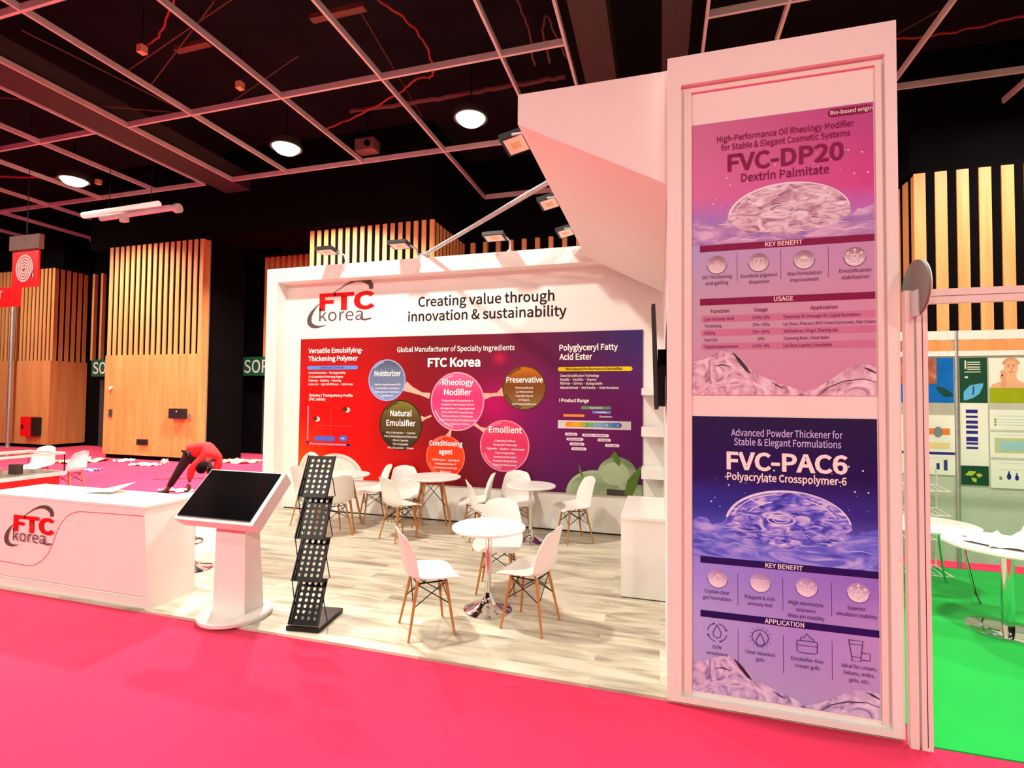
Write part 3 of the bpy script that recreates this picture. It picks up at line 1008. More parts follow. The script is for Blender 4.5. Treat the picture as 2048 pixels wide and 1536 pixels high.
# printed cream swirl at lower left and green balm at lower right
M['cream'] = noise_mat('cream_swirl_print', [(0.3, (214, 178, 166)), (0.5, (240, 220, 206)), (0.7, (252, 240, 228))], 3.0, 3, 1.5)
M['cream2'] = mat('cream_shade_print', (216, 186, 178), 0.5)
MB().oval(-4.98, .535, .50, .40, YP - .003, 30, 0, 180).oval(-5.45, .535, .255, .41, YP - .0035, 30, 0, 180).flat('cream_swirl', M['cream'], mu)
MB().ring(-4.98, .535, .46, .36, .03, YP - .004, 30, 10, 120).ring(-5.45, .535, .21, .36, .03, YP - .004, 30, 20, 150).flat('cream_swirl_line', M['cream2'], mu)
M['balm'] = noise_mat('green_balm_print', [(0.3, (104, 124, 84)), (0.52, (142, 160, 120)), (0.7, (168, 184, 146))], 2.2, 3, 1.0)
M['balm2'] = mat('green_balm_light_print', (164, 178, 142), 0.5)
M['leaf'] = mat('leaf_print', (84, 112, 44), 0.5)
MB().oval(-.86, .535, .40, .33, YP - .003, 34, 0, 180).oval(-.56, .80, .27, .26, YP - .0035, 40).quad(-.75, -.23, .535, .70, YP - .0034).flat('balm_swirl', M['balm'], mu)
MB().oval(-.59, .83, .19, .16, YP - .005, 36).ring(-.47, .80, .07, .055, .015, YP - .006, 24).ring(-.86, .535, .40, .33, .035, YP - .0045, 30, 20, 170).flat('balm_highlight', M['balm2'], mu)
MB().stroke([(-.66, 1.05, .01), (-.61, 1.10, .09), (-.55, 1.0, .08), (-.53, .94, .01)], YP - .0065).stroke([(-.42, .54, .1), (-.36, .72, .14), (-.28, .88, .06), (-.25, .95, .01)], YP - .0065).stroke([(-1.08, .94, .005), (-1.06, .84, .04), (-1.02, .76, .01)], YP - .0065).flat('printed_leaf', M['leaf'], mu)
MB().quad(-.70, -.42, .537, .62, YP - .0048).flat('balm_shadow_print', mat('deep_green_print', (70, 62, 60), 0.5), mu)


# flood lights on the wall top and on the canopy edge
def flood(x, y, z, rz, label, group, up, reach=.30, h=.10):
    t = thing('flood_light', label, 'flood light', (x, y, z), rz, group)
    c, s = math.cos(R(up)), math.sin(R(up))

    def Q(a, b, d):  # local panel axes: a right, b along the panel, d out of its face
        return (a, -reach - b * c + d * s, h - d * c - b * s)
    P = [Q(-.15, -.1, 0), Q(.15, -.1, 0), Q(.15, .12, 0), Q(-.15, .12, 0), Q(-.15, -.1, -.05), Q(.15, -.1, -.05), Q(.15, .12, -.05), Q(-.15, .12, -.05)]
    MB().hexa(P).obj('housing', M['black'], t, world=False)
    P = [Q(-.125, -.075, .004), Q(.125, -.075, .004), Q(.125, .095, .004), Q(-.125, .095, .004), Q(-.125, -.075, -.002), Q(.125, -.075, -.002), Q(.125, .095, -.002), Q(-.125, .095, -.002)]
    le = MB().hexa(P).obj('lens', M_FLOOD, t, world=False)
    P = [Q(-.05, -.03, .006), Q(.05, -.03, .006), Q(.05, .05, .006), Q(-.05, .05, .006), Q(-.05, -.03, .003), Q(.05, -.03, .003), Q(.05, .05, .003), Q(-.05, .05, .003)]
    MB().hexa(P).obj('led_chip', M_CHIP, le, world=False)
    MB().rod((0.12, 0.03, 0.0), (0.17, -.12, h), .012).rod((0.17, -.12, h), (0.17, -reach, h), .012).box(0.09, 0.15, 0.0, 0.06, -0.02, 0.02).obj('arm', M['steel'], t, world=False)
    return t


M_FLOOD = mat('flood_lens', (250, 226, 208), 0.3, var=0.02)
M_CHIP = mat('led_chip', (240, 190, 130), 0.4, var=0.05)
for x, l in ((-4.9, 'black flood light on the mural wall top, leftmost, above the logo'), (-3.66, 'black flood light on the mural wall top at the foot of the steel bar'), (-2.2, 'black flood light on the mural wall top, nearest the canopy')):
    flood(x, YF + 0.06, 3.955, 0, l, 'flood lights on the mural wall', -8)
for y, l in ((4.15, 'black flood light on the canopy edge, highest in the photo'), (5.52, 'black flood light on the canopy edge beside the steel bar end'), (6.55, 'black flood light on the canopy edge, nearest the mural wall')):
    flood(-0.966, y, 4.01, -90, l, 'flood lights on the canopy edge', 12, .22, .02)

# ---------------------------------------------------------------- canopy, side wall, tower
ca = thing('canopy', 'white sloping canopy joining the poster tower to the mural wall', 'canopy', (-0.5, 5.2, 3.9))
MB().prism([(-0.97, 3.99), (0.043, 3.985), (0.043, 3.235), (-0.97, 3.775)], 'y', 3.40, 6.84).obj('canopy_box', M['white'], ca)
tag(MB().box(0.045, 0.11, 3.62, 7.06, 0.0, 3.9).obj('wall_stand', M['white']), kind='structure')
br = thing('steel_bar', 'slim steel bar from the mural wall top to the canopy edge', 'bar', (-2.2, 6, 3.95))
MB().rod((-3.42, 6.90, 3.985), (-0.96, 4.84, 4.022), 0.027, n=12).obj('tube', M['steel'], br, 40)
MB().box(-3.5, -3.36, 6.86, 6.98, 3.935, 4.01).box(-0.99, -0.90, 4.78, 4.90, 3.992, 4.05).obj('clamp', M['steel'], br)

tw = thing('poster_tower', 'tall white tower with two product posters at the aisle corner', 'tower', (0.66, 3.45, 0))
TX0, TX1, TY = 0.043, 1.283, 3.32
t_ = MB()
t_.box(TX0, TX1, TY + 0.02, TY + 0.28, -0.0, 4.005)
t_.obj('tower_body', M['white'], tw)
MB().box(TX0, 0.125, TY - .012, TY + 0.02, 0, 4.005).box(1.225, TX1, TY - .012, TY + 0.02, 0, 4.005).box(0.125, 1.225, TY - .012, TY + 0.02, 3.82, 4.005).box(0.125, 1.225, TY - .012, TY + 0.02, 0, 0.035).bevel(.004, 1).obj('frame', M['white'], tw)
MB().box(0.142, 0.186, TY + .004, TY + .022, .05, 3.79).box(1.182, 1.212, TY + .004, TY + .022, .05, 3.79).box(.186, 1.182, TY + .004, TY + .022, 3.772, 3.79).obj('inner_frame', M['alu'], tw)
PY = TY + 0.016
XL, XR = 0.192, 1.176


def poster(name, label, zlo, zhi, m):
    t = thing(name, label, 'poster', ((XL + XR) / 2, PY, zlo))
    MB().box(XL, XR, PY, PY + .003, zlo, zhi).obj('print', m, t)
    return t


# the tower prints read warmer in the hall light than they are: convert the seen colour to the ink colour
DIV = (1.15, 0.82, 0.72)
M['p_up'] = grad_mat('pink_poster_print', [(0.0, [(0, (216, 142, 158)), (1, (214, 136, 154))]), (0.3, [(0, (202, 158, 164)), (1, (214, 142, 160))]), (0.53, [(0, (188, 158, 188)), (1, (206, 140, 172))]), (0.62, [(0, (170, 120, 190)), (1, (196, 106, 178))]), (0.74, [(0, (222, 112, 150)), (0.5, (218, 92, 146)), (1, (214, 62, 128))]), (1.0, [(0, (212, 112, 140)), (0.6, (204, 82, 130)), (1, (188, 66, 128))])])
M['p_lo'] = grad_mat('violet_poster_print', [(0.0, [(0, (180, 158, 190)), (1, (190, 146, 186))]), (0.25, [(0, (182, 160, 204)), (0.6, (174, 136, 196)), (1, (190, 142, 190))]), (0.46, [(0, (160, 140, 208)), (1, (152, 108, 186))]), (0.55, [(0, (96, 100, 196)), (1, (104, 90, 176))]), (0.68, [(0, (52, 50, 140)), (1, (56, 40, 120))]), (0.8, [(0, (44, 22, 82)), (1, (40, 20, 74))]), (1.0, [(0, (44, 26, 66)), (1, (40, 24, 62))])])
UP = poster('poster', 'pink product poster in the upper half of the tower', 1.868, 3.565, M['p_up'])
LO = poster('poster', 'dark blue to violet product poster in the lower half of the tower', 0.069, 1.738, M['p_lo'])
M['orb_pink'] = noise_mat('pink_splash_print', [(0.32, (146, 84, 112)), (0.45, (202, 146, 158)), (0.55, (228, 186, 186)), (0.7, (250, 226, 218))], 12.0, 9, 1.2, stretch=(1, 1, 2.4))
M['orb_blue'] = noise_mat('blue_splash_print', [(0.32, (34, 40, 140)), (0.44, (80, 84, 190)), (0.55, (160, 140, 212)), (0.7, (240, 216, 236))], 12.0, 9, 1.2, stretch=(1, 1, 2.4))
M['wave_pink'] = noise_mat('pink_cream_print', [(0.3, (148, 92, 112)), (0.45, (218, 160, 168)), (0.6, (240, 196, 196)), (0.75, (250, 222, 216))], 8.0, 6, 3.0)
M['wave_vio'] = noise_mat('violet_cream_print', [(0.3, (108, 86, 130)), (0.45, (196, 160, 190)), (0.6, (228, 190, 206)), (0.75, (246, 216, 220))], 8.0, 6, 3.0)
M['disc_pink'] = grad_mat('silver_disc_print', [(0.0, [(0, (240, 214, 204)), (1, (236, 206, 198))]), (1.0, [(0, (176, 124, 130)), (1, (150, 100, 116))])])
M['disc_vio'] = grad_mat('pearl_disc_print', [(0.0, [(0, (246, 222, 216)), (1, (236, 206, 210))]), (1.0, [(0, (186, 150, 180)), (1, (160, 118, 164))])])


def splash(P, cx, cz, rx, rz, zlo, mo, sea, cols):
    MB().quad(XL + .001, XR - .001, zlo, cz - .03, PY - .0005).flat('water', sea, P)
    # wavy water line left and right of the dome
    wl_ = [(XL + .001, cz - .05)]
    n = 36
    for i in range(n + 1):
        x = XL + .001 + (XR - XL - .002) * i / n
        wl_.append((x, cz - .012 + .022 * math.sin(i * 1.1) + .012 * math.sin(i * 2.7) + (.02 if i in (2, 3, 4, 33, 34) else 0)))
    wl_.append((XR - .001, cz - .05))
    MB().face_flat(wl_, PY - .0006).flat('water_crest', sea, P)
    dome = []
    for i in range(61):
        t = R(-180 + 360 * i / 60)
        up = math.sin(t)
        dome.append((cx + rx * math.cos(t), cz + (rz * up if up > 0 else rz * .62 * up + .008 * math.sin(9 * t))))
    MB().face_flat(dome[:-1], PY - .001).flat('splash_dome', mo, P)
    q = random.Random(5)
    k = MB()
    for i in range(15):
        x0 = XL + .02 + q.uniform(0, .80)
        z0 = cz - q.uniform(.03, .15)
        l = q.uniform(.08, .22)
        dz = q.uniform(-.02, .02)
        k.stroke([(x0, z0, .001), (x0 + l * .3, z0 + dz, .007), (x0 + l * .6, z0 + dz * .4, .005), (min(x0 + l, XR - .003), z0 + dz * 1.3, .001)], PY - .0015)
    k.flat('splash_streak', cols[0], P)
    k = MB()
    for r_, a0, a1, wd in ((1.0, 8, 80, .008), (1.0, 80, 172, .013), (.9, 100, 165, .005), (.82, 20, 70, .006), (.7, 110, 150, .006)):
        k.ring(cx, cz, rx * r_, rz * r_, wd, PY - .0016, 24, a0, a1)
    k.ring(cx - .03, cz + .03, .075, .032, .006, PY - .0016, 24).ring(cx - .03, cz + .03, .045, .018, .004, PY - .0016, 20)
    k.flat('splash_rim', cols[1], P)
    d = MB()
    rr = random.Random(3)
    for i in range(40):
        x = cx + rr.uniform(-.42, .42)
        z = cz + rz + rr.uniform(-.12, .16)
        if ((x - cx) / rx) ** 2 + ((z - cz) / rz) ** 2 > 1.0:
            r_ = rr.choice((.002, .003, .005))
            d.oval(x, z, r_, r_, PY - .0017, 8)
    d.flat('spray_dots', cols[1], P)


def waves(P, z0, k, m, dark):
    a = MB()
    a.face([(XL, PY - .001, z0)] + [(XL + dx, PY - .001, z0 + dz * k) for dx, dz in ((0, .22), (.05, .23), (.1, .25), (.15, .285), (.2, .295), (.24, .28), (.28, .24), (.33, .17), (.4, .12), (.48, .08), (.56, .05), (.62, .02))] + [(XL + .64, PY - .001, z0)])
    a.face([(XL + .60, PY - .0012, z0)] + [(XL + dx, PY - .0012, z0 + dz * k) for dx, dz in ((.62, .02), (.70, .06), (.78, .12), (.84, .17), (.90, .195), (.95, .19))] + [(XR, PY - .0012, z0 + .17 * k), (XR, PY - .0012, z0)])
    a.flat('cream_wave', m, P)
    b = MB()
    b.stroke([(XL + .235, z0 + .275 * k, .004), (XL + .27, z0 + .225 * k, .022), (XL + .31, z0 + .165 * k, .018), (XL + .33, z0 + .14 * k, .003)], PY - .002)
    b.stroke([(XL + .13, z0 + .19 * k, .003), (XL + .17, z0 + .20 * k, .008), (XL + .22, z0 + .185 * k, .003)], PY - .002)
    b.stroke([(XL + .44, z0 + .09 * k, .002), (XL + .48, z0 + .06 * k, .008), (XL + .51, z0 + .045 * k, .003)], PY - .002)
    b.stroke([(XL + .69, z0 + .0 * k, .003), (XL + .74, z0 + .05 * k, .005), (XL + .82, z0 + .09 * k, .006), (XL + .92, z0 + .105 * k, .005), (XR - .002, z0 + .085 * k, .003)], PY - .002)
    b.stroke([(XL + .92, z0 + .175 * k, .003), (XL + .95, z0 + .16 * k, .012), (XR - .002, z0 + .14 * k, .006)], PY - .002)
    b.flat('cream_shadow_line', dark, P)


def PT(P, s, x0, x1, z, h, m, bold=.02, **k):
    return text('lettering', s, P, m, PY - .004, x0, x1, z, h, bold, **k)


def cap(P, lines, cx, z, h, m, wds):
    for i, s in enumerate(lines):
        PT(P, s, cx - wds[i] / 2, min(cx + wds[i] / 2, XR - .002), z - i * h * 1.9, h, m, .004)


def bar(P, z0, z1, m):
    MB().quad(.237, XR - .001, z0, z1, PY - .0022).flat('heading_bar', m, P)


def discs(P, z, m, rim):
    for i, cx in enumerate((.335, .570, .815, 1.075)):
        o = MB().oval(cx, z, .056, .056, PY - .0022, 36).flat('icon_disc', m, P)
        MB().ring(cx, z, .058, .058, .004, PY - .0024, 36, 180, 360).flat('icon_rim', rim, o)
        i_ = MB()
        y = PY - .003
        if i == 3:
            i_.ring(cx, z, .016, .016, .004, y, 6)
            for k in range(6):
                a = R(60 * k + 30)
                i_.stroke([(cx + .016 * math.cos(a), z + .016 * math.sin(a), .004), (cx + .036 * math.cos(a), z + .036 * math.sin(a), .004)], y)
                i_.oval(cx + .038 * math.cos(a), z + .038 * math.sin(a), .008, .008, y, 10)
        elif i == 0:
            if P is UP:
                for dx, dz in ((-.022, -.006), (0, .014), (.022, -.006), (0, -.012)):
                    i_.ring(cx + dx, z + dz, .012, .012, .003, y, 14)
            else:
                i_.stroke([(cx, z + .03, .004), (cx - .02, z - .004, .004), (cx - .012, z - .022, .004), (cx, z - .026, .004), (cx + .012, z - .022, .004), (cx + .02, z - .004, .004), (cx, z + .03, .004)], y)
                i_.ring(cx + .02, z + .004, .007, .007, .002, y, 10).ring(cx + .014, z + .02, .006, .006, .002, y, 10)
        elif i == 1:
            if P is UP:
                i_.stroke([(cx - .024, z + .024, .005), (cx - .024, z - .024, .005), (cx + .024, z - .024, .005), (cx + .024, z + .024, .005), (cx - .024, z + .024, .005)], y)
                i_.stroke([(cx - .012, z - .014, .005), (cx + .004, z + .004, .005), (cx + .006, z + .014, .005), (cx - .008, z + .014, .005)], y)
            else:
                for dx in (-.026, 0, .026):
                    i_.stroke([(cx + dx - .01, z + .016, .004), (cx + dx + .01, z + .016, .004), (cx + dx, z - .018, .004), (cx + dx - .01, z + .016, .004)], y)
        else:
            if P is UP:
                i_.stroke([(cx - .026, z - .022, .005), (cx + .026, z - .022, .005), (cx + .026, z + .006, .005), (cx - .026, z + .006, .005), (cx - .026, z - .022, .005)], y)
                i_.stroke([(cx - .018, z + .012, .005), (cx + .018, z + .012, .005)], y).stroke([(cx - .014, z + .02, .004), (cx + .014, z + .02, .004)], y)
            else:
                i_.ring(cx, z, .012, .012, .004, y, 4)
                for dx, dz in ((-.028, .022), (.028, .022), (-.014, -.03), (.02, -.028)):
                    i_.stroke([(cx, z, .004), (cx + dx, z + dz, .004)], y).ring(cx + dx, z + dz, .008, .008, .003, y, 10)
        i_.flat('icon', M['white_txt'], o)


# upper poster
splash(UP, .728, 2.955, .33, .19, 2.80, M['orb_pink'], noise_mat('mauve_water_print', [(0.3, (134, 88, 160)), (0.5, (190, 130, 176)), (0.7, (226, 176, 196))], 5, 6, 1.5, stretch=(1, 1, 3)), (mat('pale_pink_streak', (236, 198, 212), 0.5), mat('pale_pink_rim', (246, 216, 216), 0.5)))
MB().pill(.945, XR - .001, 3.505, 3.552, PY - .0022).flat('tag_pill', M['plum'], UP)
PT(UP, 'Bio-based origin', .958, XR - .004, 3.518, .022, M['white_txt'], .02)
PT(UP, 'High-Performance Oil Rheology Modifier', .338, 1.079, 3.437, .036, M['plum'], .012)
PT(UP, 'for Stable & Elegant Cosmetic Systems', .362, 1.058, 3.382, .036, M['plum'], .012)
PT(UP, 'FVC-DP20', .398, 1.026, 3.25, .098, M['plum'], .04)
PT(UP, 'Dextrin Palmitate', .475, .949, 3.175, .048, M['plum'], .022)
bar(UP, 2.757, 2.797, M['plum'])
PT(UP, 'KEY BENEFIT', .606, .806, 2.765, .026, M['white_txt'], .02)
discs(UP, 2.672, M['disc_pink'], mat('disc_rim_print', (120, 72, 92), 0.5))
MB().quad(.449, .451, 2.56, 2.74, PY - .0022).quad(.690, .692, 2.56, 2.74, PY - .0022).quad(.940, .942, 2.56, 2.74, PY - .0022).flat('divider_lines', M['plum'], UP)
DK = mat('mauve_text_print', (104, 44, 80), 0.5)
cap(UP, ('Oil Thickening', 'and gelling'), .335, 2.588, .02, DK, (.17, .13))
cap(UP, ('Excellent pigment', 'dispersion'), .571, 2.583, .02, DK, (.2, .11))
cap(UP, ('Wax formulation', 'improvement'), .816, 2.582, .02, DK, (.18, .15))
cap(UP, ('Emulsification', 'stabilization'), 1.076, 2.582, .02, DK, (.16, .14))
bar(UP, 2.424, 2.464, M['plum'])
PT(UP, 'USAGE', .652, .756, 2.432, .026, M['white_txt'], .02)
ROWS = (('Low viscosity fluid', '0.5%~2%', 'Cleansing Oil, Massage Oil, Liquid foundation', .43, 1.10), ('Thickening', '2%~5%', 'Lip Gloss, Mascara, W/O Cream/Sunscreen, Hair Cream', .36, 1.174), ('Gelling', '5%~10%', 'Gel Eyeliner, Oil gel, Shaving Gel', .325, .985), ('Hard Gel', '10%', 'Cleansing Balm, Cheek Balm', .335, .94), ('Texture improvement', '0.5%~5%', 'Lip Gloss, Lipstick, Foundation', .455, .955))
PT(UP, 'Function', .30, .405, 2.375, .02, M['plum'], .012)
PT(UP, 'Usage', .545, .618, 2.375, .02, M['plum'], .012)
PT(UP, 'Application', .845, .985, 2.375, .02, M['plum'], .012)
rb = MB()
for i in (0, 2, 4):
    rb.quad(.245, XR - .001, 2.318 - .0428 * i, 2.358 - .0428 * i, PY - .0012)
rb.flat('table_rows', mat('rose_row_print', (208, 116, 142), 0.5), UP)
for i, (a, b, c, xa, xc) in enumerate(ROWS):
    z = 2.328 - .0428 * i
    PT(UP, a, .262, xa, z, .018, DK, .006)
    PT(UP, b, .535 if len(b) > 4 else .563, .628 if len(b) > 4 else .60, z, .018, DK, .006)
    PT(UP, c, .703, xc, z, .018, DK, .006)
waves(UP, 1.869, .93, M['wave_pink'], mat('dark_plum_line', (56, 26, 40), 0.5))
# lower poster
splash(LO, .714, 1.105, .335, .205, .884, M['orb_blue'], noise_mat('blue_water_print', [(0.3, (52, 64, 170)), (0.5, (112, 112, 206)), (0.7, (188, 166, 224))], 5, 6, 1.5, stretch=(1, 1, 3)), (mat('pale_blue_streak', (176, 170, 230), 0.5), mat('pale_blue_rim', (232, 214, 240), 0.5)))
PL = mat('lavender_text_print', (206, 180, 220), 0.5)
PT(LO, 'Advanced Powder Thickener for', .413, 1.005, 1.623, .040, PL, .016)
PT(LO, 'Stable & Elegant Formulations', .429, .997, 1.568, .040, PL, .016)
PT(LO, 'FVC-PAC6', .387, 1.029, 1.424, .098, M['white_txt'], .045)
PT(LO, 'Polyacrylate Crosspolymer-6', .389, 1.022, 1.358, .042, M['white_txt'], .03)
bar(LO, .845, .885, M['indigo'])
PT(LO, 'KEY BENEFIT', .598, .795, .852, .026, M['white_txt'], .02)
discs(LO, .758, M['disc_vio'], mat('disc_rim_violet_print', (110, 78, 130), 0.5))
MB().quad(.447, .449, .61, .80, PY - .0022).quad(.690, .692, .61, .80, PY - .0022).quad(.941, .943, .61, .80, PY - .0022).quad(.447, .449, .25, .47, PY - .0022).quad(.690, .692, .25, .47, PY - .0022).quad(.941, .943, .25, .47, PY - .0022).flat('divider_lines', M['indigo_line'], LO)
cap(LO, ('Crystal-clear', 'gel formation'), .331, .668, .02, M['indigo_line'], (.14, .16))
cap(LO, ('Elegant & rich', 'sensory feel'), .567, .66, .02, M['indigo_line'], (.16, .135))
cap(LO, ('High electrolyte', 'tolerance', 'Wide pH stability'), .81, .655, .02, M['indigo_line'], (.18, .10, .19))
cap(LO, ('Superior', 'emulsion stability'), 1.065, .66, .02, M['indigo_line'], (.09, .2))
bar(LO, .520, .560, M['indigo'])
PT(LO, 'APPLICATION', .593, .80, .527, .026, M['white_txt'], .02)
cap(LO, ('O/W', 'emulsions'), .331, .338, .02, M['indigo_line'], (.05, .12))
cap(LO, ('Clear aqueous', 'gels'), .568, .338, .02, M['indigo_line'], (.16, .045))
cap(LO, ('Emulsifier-free', 'cream gels'), .815, .335, .02, M['indigo_line'], (.165, .125))
cap(LO, ('Ideal for cream,', 'lotions, milks,', 'gels, etc.'), 1.075, .335, .02, M['indigo_line'], (.17, .15, .10))
y = PY - .003
ic = MB()
ic.stroke([(.331, .482, .004), (.308, .435, .004), (.312, .412, .004), (.331, .402, .004), (.350, .412, .004), (.354, .435, .004), (.331, .482, .004)], y)
for a0 in (20, 110, 200, 290):
    ic.ring(.331, .435, .056, .056, .004, y, 12, a0, a0 + 60)
    a = R(a0)
    ic.oval(.331 + .054 * math.cos(a), .435 + .054 * math.sin(a), .008, .008, y, 3)
ic.flat('application_icon', M['indigo_line'], LO)
ic = MB()
ic.ring(.568, .438, .046, .046, .004, y, 30)
ic.stroke([(.568, .465, .004), (.546, .42, .004), (.548, .395, .004), (.568, .383, .004), (.588, .395, .004), (.590, .42, .004), (.568, .465, .004)], y)
for k in range(14):
    a = R(k * 360 / 14)
    ic.stroke([(.568 + .054 * math.cos(a), .438 + .054 * math.sin(a), .003), (.568 + .062 * math.cos(a), .438 + .062 * math.sin(a), .003)], y)
ic.flat('application_icon', M['indigo_line'], LO)
ic = MB()
ic.stroke([(.762, .445, .004), (.764, .39, .004), (.78, .383, .004), (.85, .383, .004), (.866, .39, .004), (.868, .445, .004), (.862, .452, .004), (.768, .452, .004), (.762, .445, .004)], y)
ic.stroke([(.762, .425, .003), (.868, .425, .003)], y).stroke([(.78, .452, .004), (.782, .466, .004), (.80, .472, .004), (.815, .495, .004), (.83, .472, .004), (.848, .466, .004), (.85, .452, .004)], y)
ic.flat('application_icon', M['indigo_line'], LO)
ic = MB()
ic.stroke([(1.025, .49, .004), (1.095, .49, .004), (1.083, .375, .004), (1.042, .375, .004), (1.025, .49, .004)], y).stroke([(1.03, .468, .003), (1.092, .468, .003)], y).stroke([(1.04, .398, .003), (1.085, .398, .003)], y)
ic.stroke([(1.09, .425, .004), (1.13, .425, .004), (1.128, .385, .004), (1.088, .385, .004)], y)
ic.flat('application_icon', M['indigo_line'], LO)
waves(LO, .070, .8, M['wave_vio'], mat('dark_violet_line', (44, 28, 52), 0.5))

DIV = (1.0, 1.0, 1.0)
# ---------------------------------------------------------------- television, shelves, cabinet
t = thing('television', 'black flat television seen edge on, mounted on the stand side wall', 'television', (-.02, 4.2, 2.1))
MB().hexa([(-.037, 3.62, 1.77), (-.012, 3.62, 1.77), (-.012, 4.84, 1.77), (-.037, 4.84, 1.77), (-.058, 3.62, 2.50), (-.033, 3.62, 2.50), (-.033, 4.84, 2.50), (-.058, 4.84, 2.50)]).obj('panel', M['black'], t)
MB().hexa([(-.0405, 3.635, 1.79), (-.0375, 3.635, 1.79), (-.0375, 4.825, 1.79), (-.0405, 4.825, 1.79), (-.0605, 3.635, 2.485), (-.0575, 3.635, 2.485), (-.0575, 4.825, 2.485), (-.0605, 4.825, 2.485)]).obj('screen', M['glassblack'], t)
MB().box(-.015, .034, 3.75, 4.6, 1.79, 2.08).bevel(.01, 1).obj('rear_housing', M['black'], t)
MB().box(-.02, .045, 4.0, 4.5, 2.02, 2.22).obj('wall_bracket', M['wire'], t)
for z, h, l in ((1.90, .09, 'topmost white shelf beside the mural'), (1.37, .12, 'middle white shelf beside the mural'), (.83, .13, 'lowest white shelf beside the mural, above the cabinet')):
    t = thing('wall_shelf', l, 'shelf', (-.1, 6.9, z), 0, 'white shelves right of the mural')
    MB().box(-.232, .044, 6.72, YW - .012, z, z + h).bevel(.006, 1).obj('board', M['white_gloss'], t)
t = thing('cabinet', 'plain white low cabinet behind the tower below the shelves', 'cabinet', (-.15, 5.4, 0))
MB().box(-.35, .044, 4.87, 5.95, .012, .72).bevel(.004, 1).obj('body', M['white'], t)
MB().box(-.352, .044, 4.865, 5.955, .722, .748).bevel(.004, 1).obj('top', M['white_gloss'], t)
MB().box(-.33, .044, 4.89, 5.93, 0, .014).obj('plinth', M['wire'], t)

# ---------------------------------------------------------------- reception counter
ct = thing('reception_counter', 'white reception counter with the red and grey logo on its front', 'counter', (-5.3, 3.6, 0))
MB().hexa([(-6.30, 3.36, .10), (-4.225, 3.36, .10), (-4.225, 3.40, .10), (-6.30, 3.40, .10), (-6.33, 3.346, .845), (-4.285, 3.346, .845), (-4.285, 3.40, .845), (-6.33, 3.40, .845)]).bevel(.004, 1).obj('front_panel', M['white'], ct)
MB().hexa([(-4.235, 3.346, .0), (-4.196, 3.346, .0), (-4.196, 3.80, .0), (-4.235, 3.80, .0), (-4.30, 3.346, .845), (-4.271, 3.346, .845), (-4.271, 3.84, .845), (-4.30, 3.84, .845)]).obj('side_panel', M['white'], ct)
MB().hexa([(-6.43, 3.346, .0), (-6.40, 3.346, .0), (-6.40, 3.80, .0), (-6.43, 3.80, .0), (-6.36, 3.346, .845), (-6.33, 3.346, .845), (-6.33, 3.84, .845), (-6.36, 3.84, .845)]).obj('side_panel', M['white'], ct)
MB().box(-6.36, -4.265, 3.342, 3.87, .848, .872).bevel(.004, 1).obj('worktop', M['white_gloss'], ct)
MB().box(-6.39, -4.235, 3.362, 3.41, 0, .07).box(-6.39, -4.235, 3.388, 3.41, .07, .11).obj('plinth', M['white'], ct)
logo(ct, -5.90, .545, .53, 3.344)
pts = [(-6.30, .232), (-5.9, .226), (-5.72, .222), (-5.62, .235), (-5.52, .285), (-5.44, .36), (-5.385, .45), (-5.34, .55), (-5.28, .65), (-5.20, .725), (-5.11, .765), (-5.02, .777), (-4.8, .782), (-4.275, .79)]
MB().tube([(x, 3.3595 - (z - .1) / .745 * .0135, z) for x, z in pts], .0035, 6).obj('curved_trim_line', mat('rose_trim', (196, 88, 96), 0.5), ct)
t = thing('paper_sheets', 'loose white paper sheets lying on the reception counter top', 'paper', (-5.35, 3.72, .872), 6)
MB().grid(lambda u, v: (-.28 + .56 * u, -.10 + .24 * v, .003 + .085 * max(0, (u - .35)) * 1.5 * (.3 + .7 * v)), 10, 6).solidify(.002).obj('sheet', M['paper'], t, 40, world=False)
MB().grid(lambda u, v: (-.22 + .4 * u, -.13 + .24 * v, .0012), 2, 2).solidify(.001).obj('sheet', M['paper'], t, world=False)

# bar stool behind the counter
st = thing('bar_stool', 'white bar stool with chrome base behind the reception counter', 'stool', (-4.78, 4.28, 0))
MB().lathe([(0, 0), (.2, 0), (.205, .008), (.19, .02), (.08, .045), (.035, .08), (.03, .10), (0, .10)], 40).obj('base', M['chrome'], st, 40, world=False)
MB().rod((0, 0, .08), (0, 0, .45), .028).rod((0, 0, .45), (0, 0, .68), .02).obj('gas_lift', M['chrome'], st, 40, world=False)
MB().tube([(.17 * math.cos(R(a)), .17 * math.sin(R(a)) - .1, .30) for a in range(0, 361, 20)], .012, 8).rod((0, -.02, .3), (0, .05, .3), .03).obj('foot_ring', M['chrome'], st, 40, world=False)
MB().lathe([(0, .68), (.12, .69), (.19, .73), (.2, .77), (.18, .78), (.12, .745), (0, .74)], 36).obj('seat', M['plastic'], st, 40, world=False)

# ---------------------------------------------------------------- touch screen kiosk
ki = thing('touch_kiosk', 'white pedestal kiosk with a tilted black touch screen', 'kiosk', (-3.43, 3.50, 0))
MB().lathe([(0, 0), (.28, 0), (.285, .01), (.285, .03), (.275, .04), (0, .04)], 56, (-3.425, 3.5, 0)).obj('base', M['white_gloss'], ki, 40)
MB().hexa([(-3.615, 3.45, .04), (-3.283, 3.45, .04), (-3.265, 3.64, .04), (-3.62, 3.64, .04), (-3.595, 3.45, .82), (-3.30, 3.45, .82), (-3.30, 3.58, 1.0), (-3.595, 3.58, 1.0)]).bevel(.006, 2).obj('column', M['white'], ki)
a_, b_ = Vector((0, 3.27, .82)), Vector((0, 3.635, 1.178))
d_ = (b_ - a_).normalized()
n_ = Vector((0, -d_.z, d_.y))


def KP(x, s, h):
    q = a_ + d_ * s + n_ * h
    return (x, q.y, q.z)


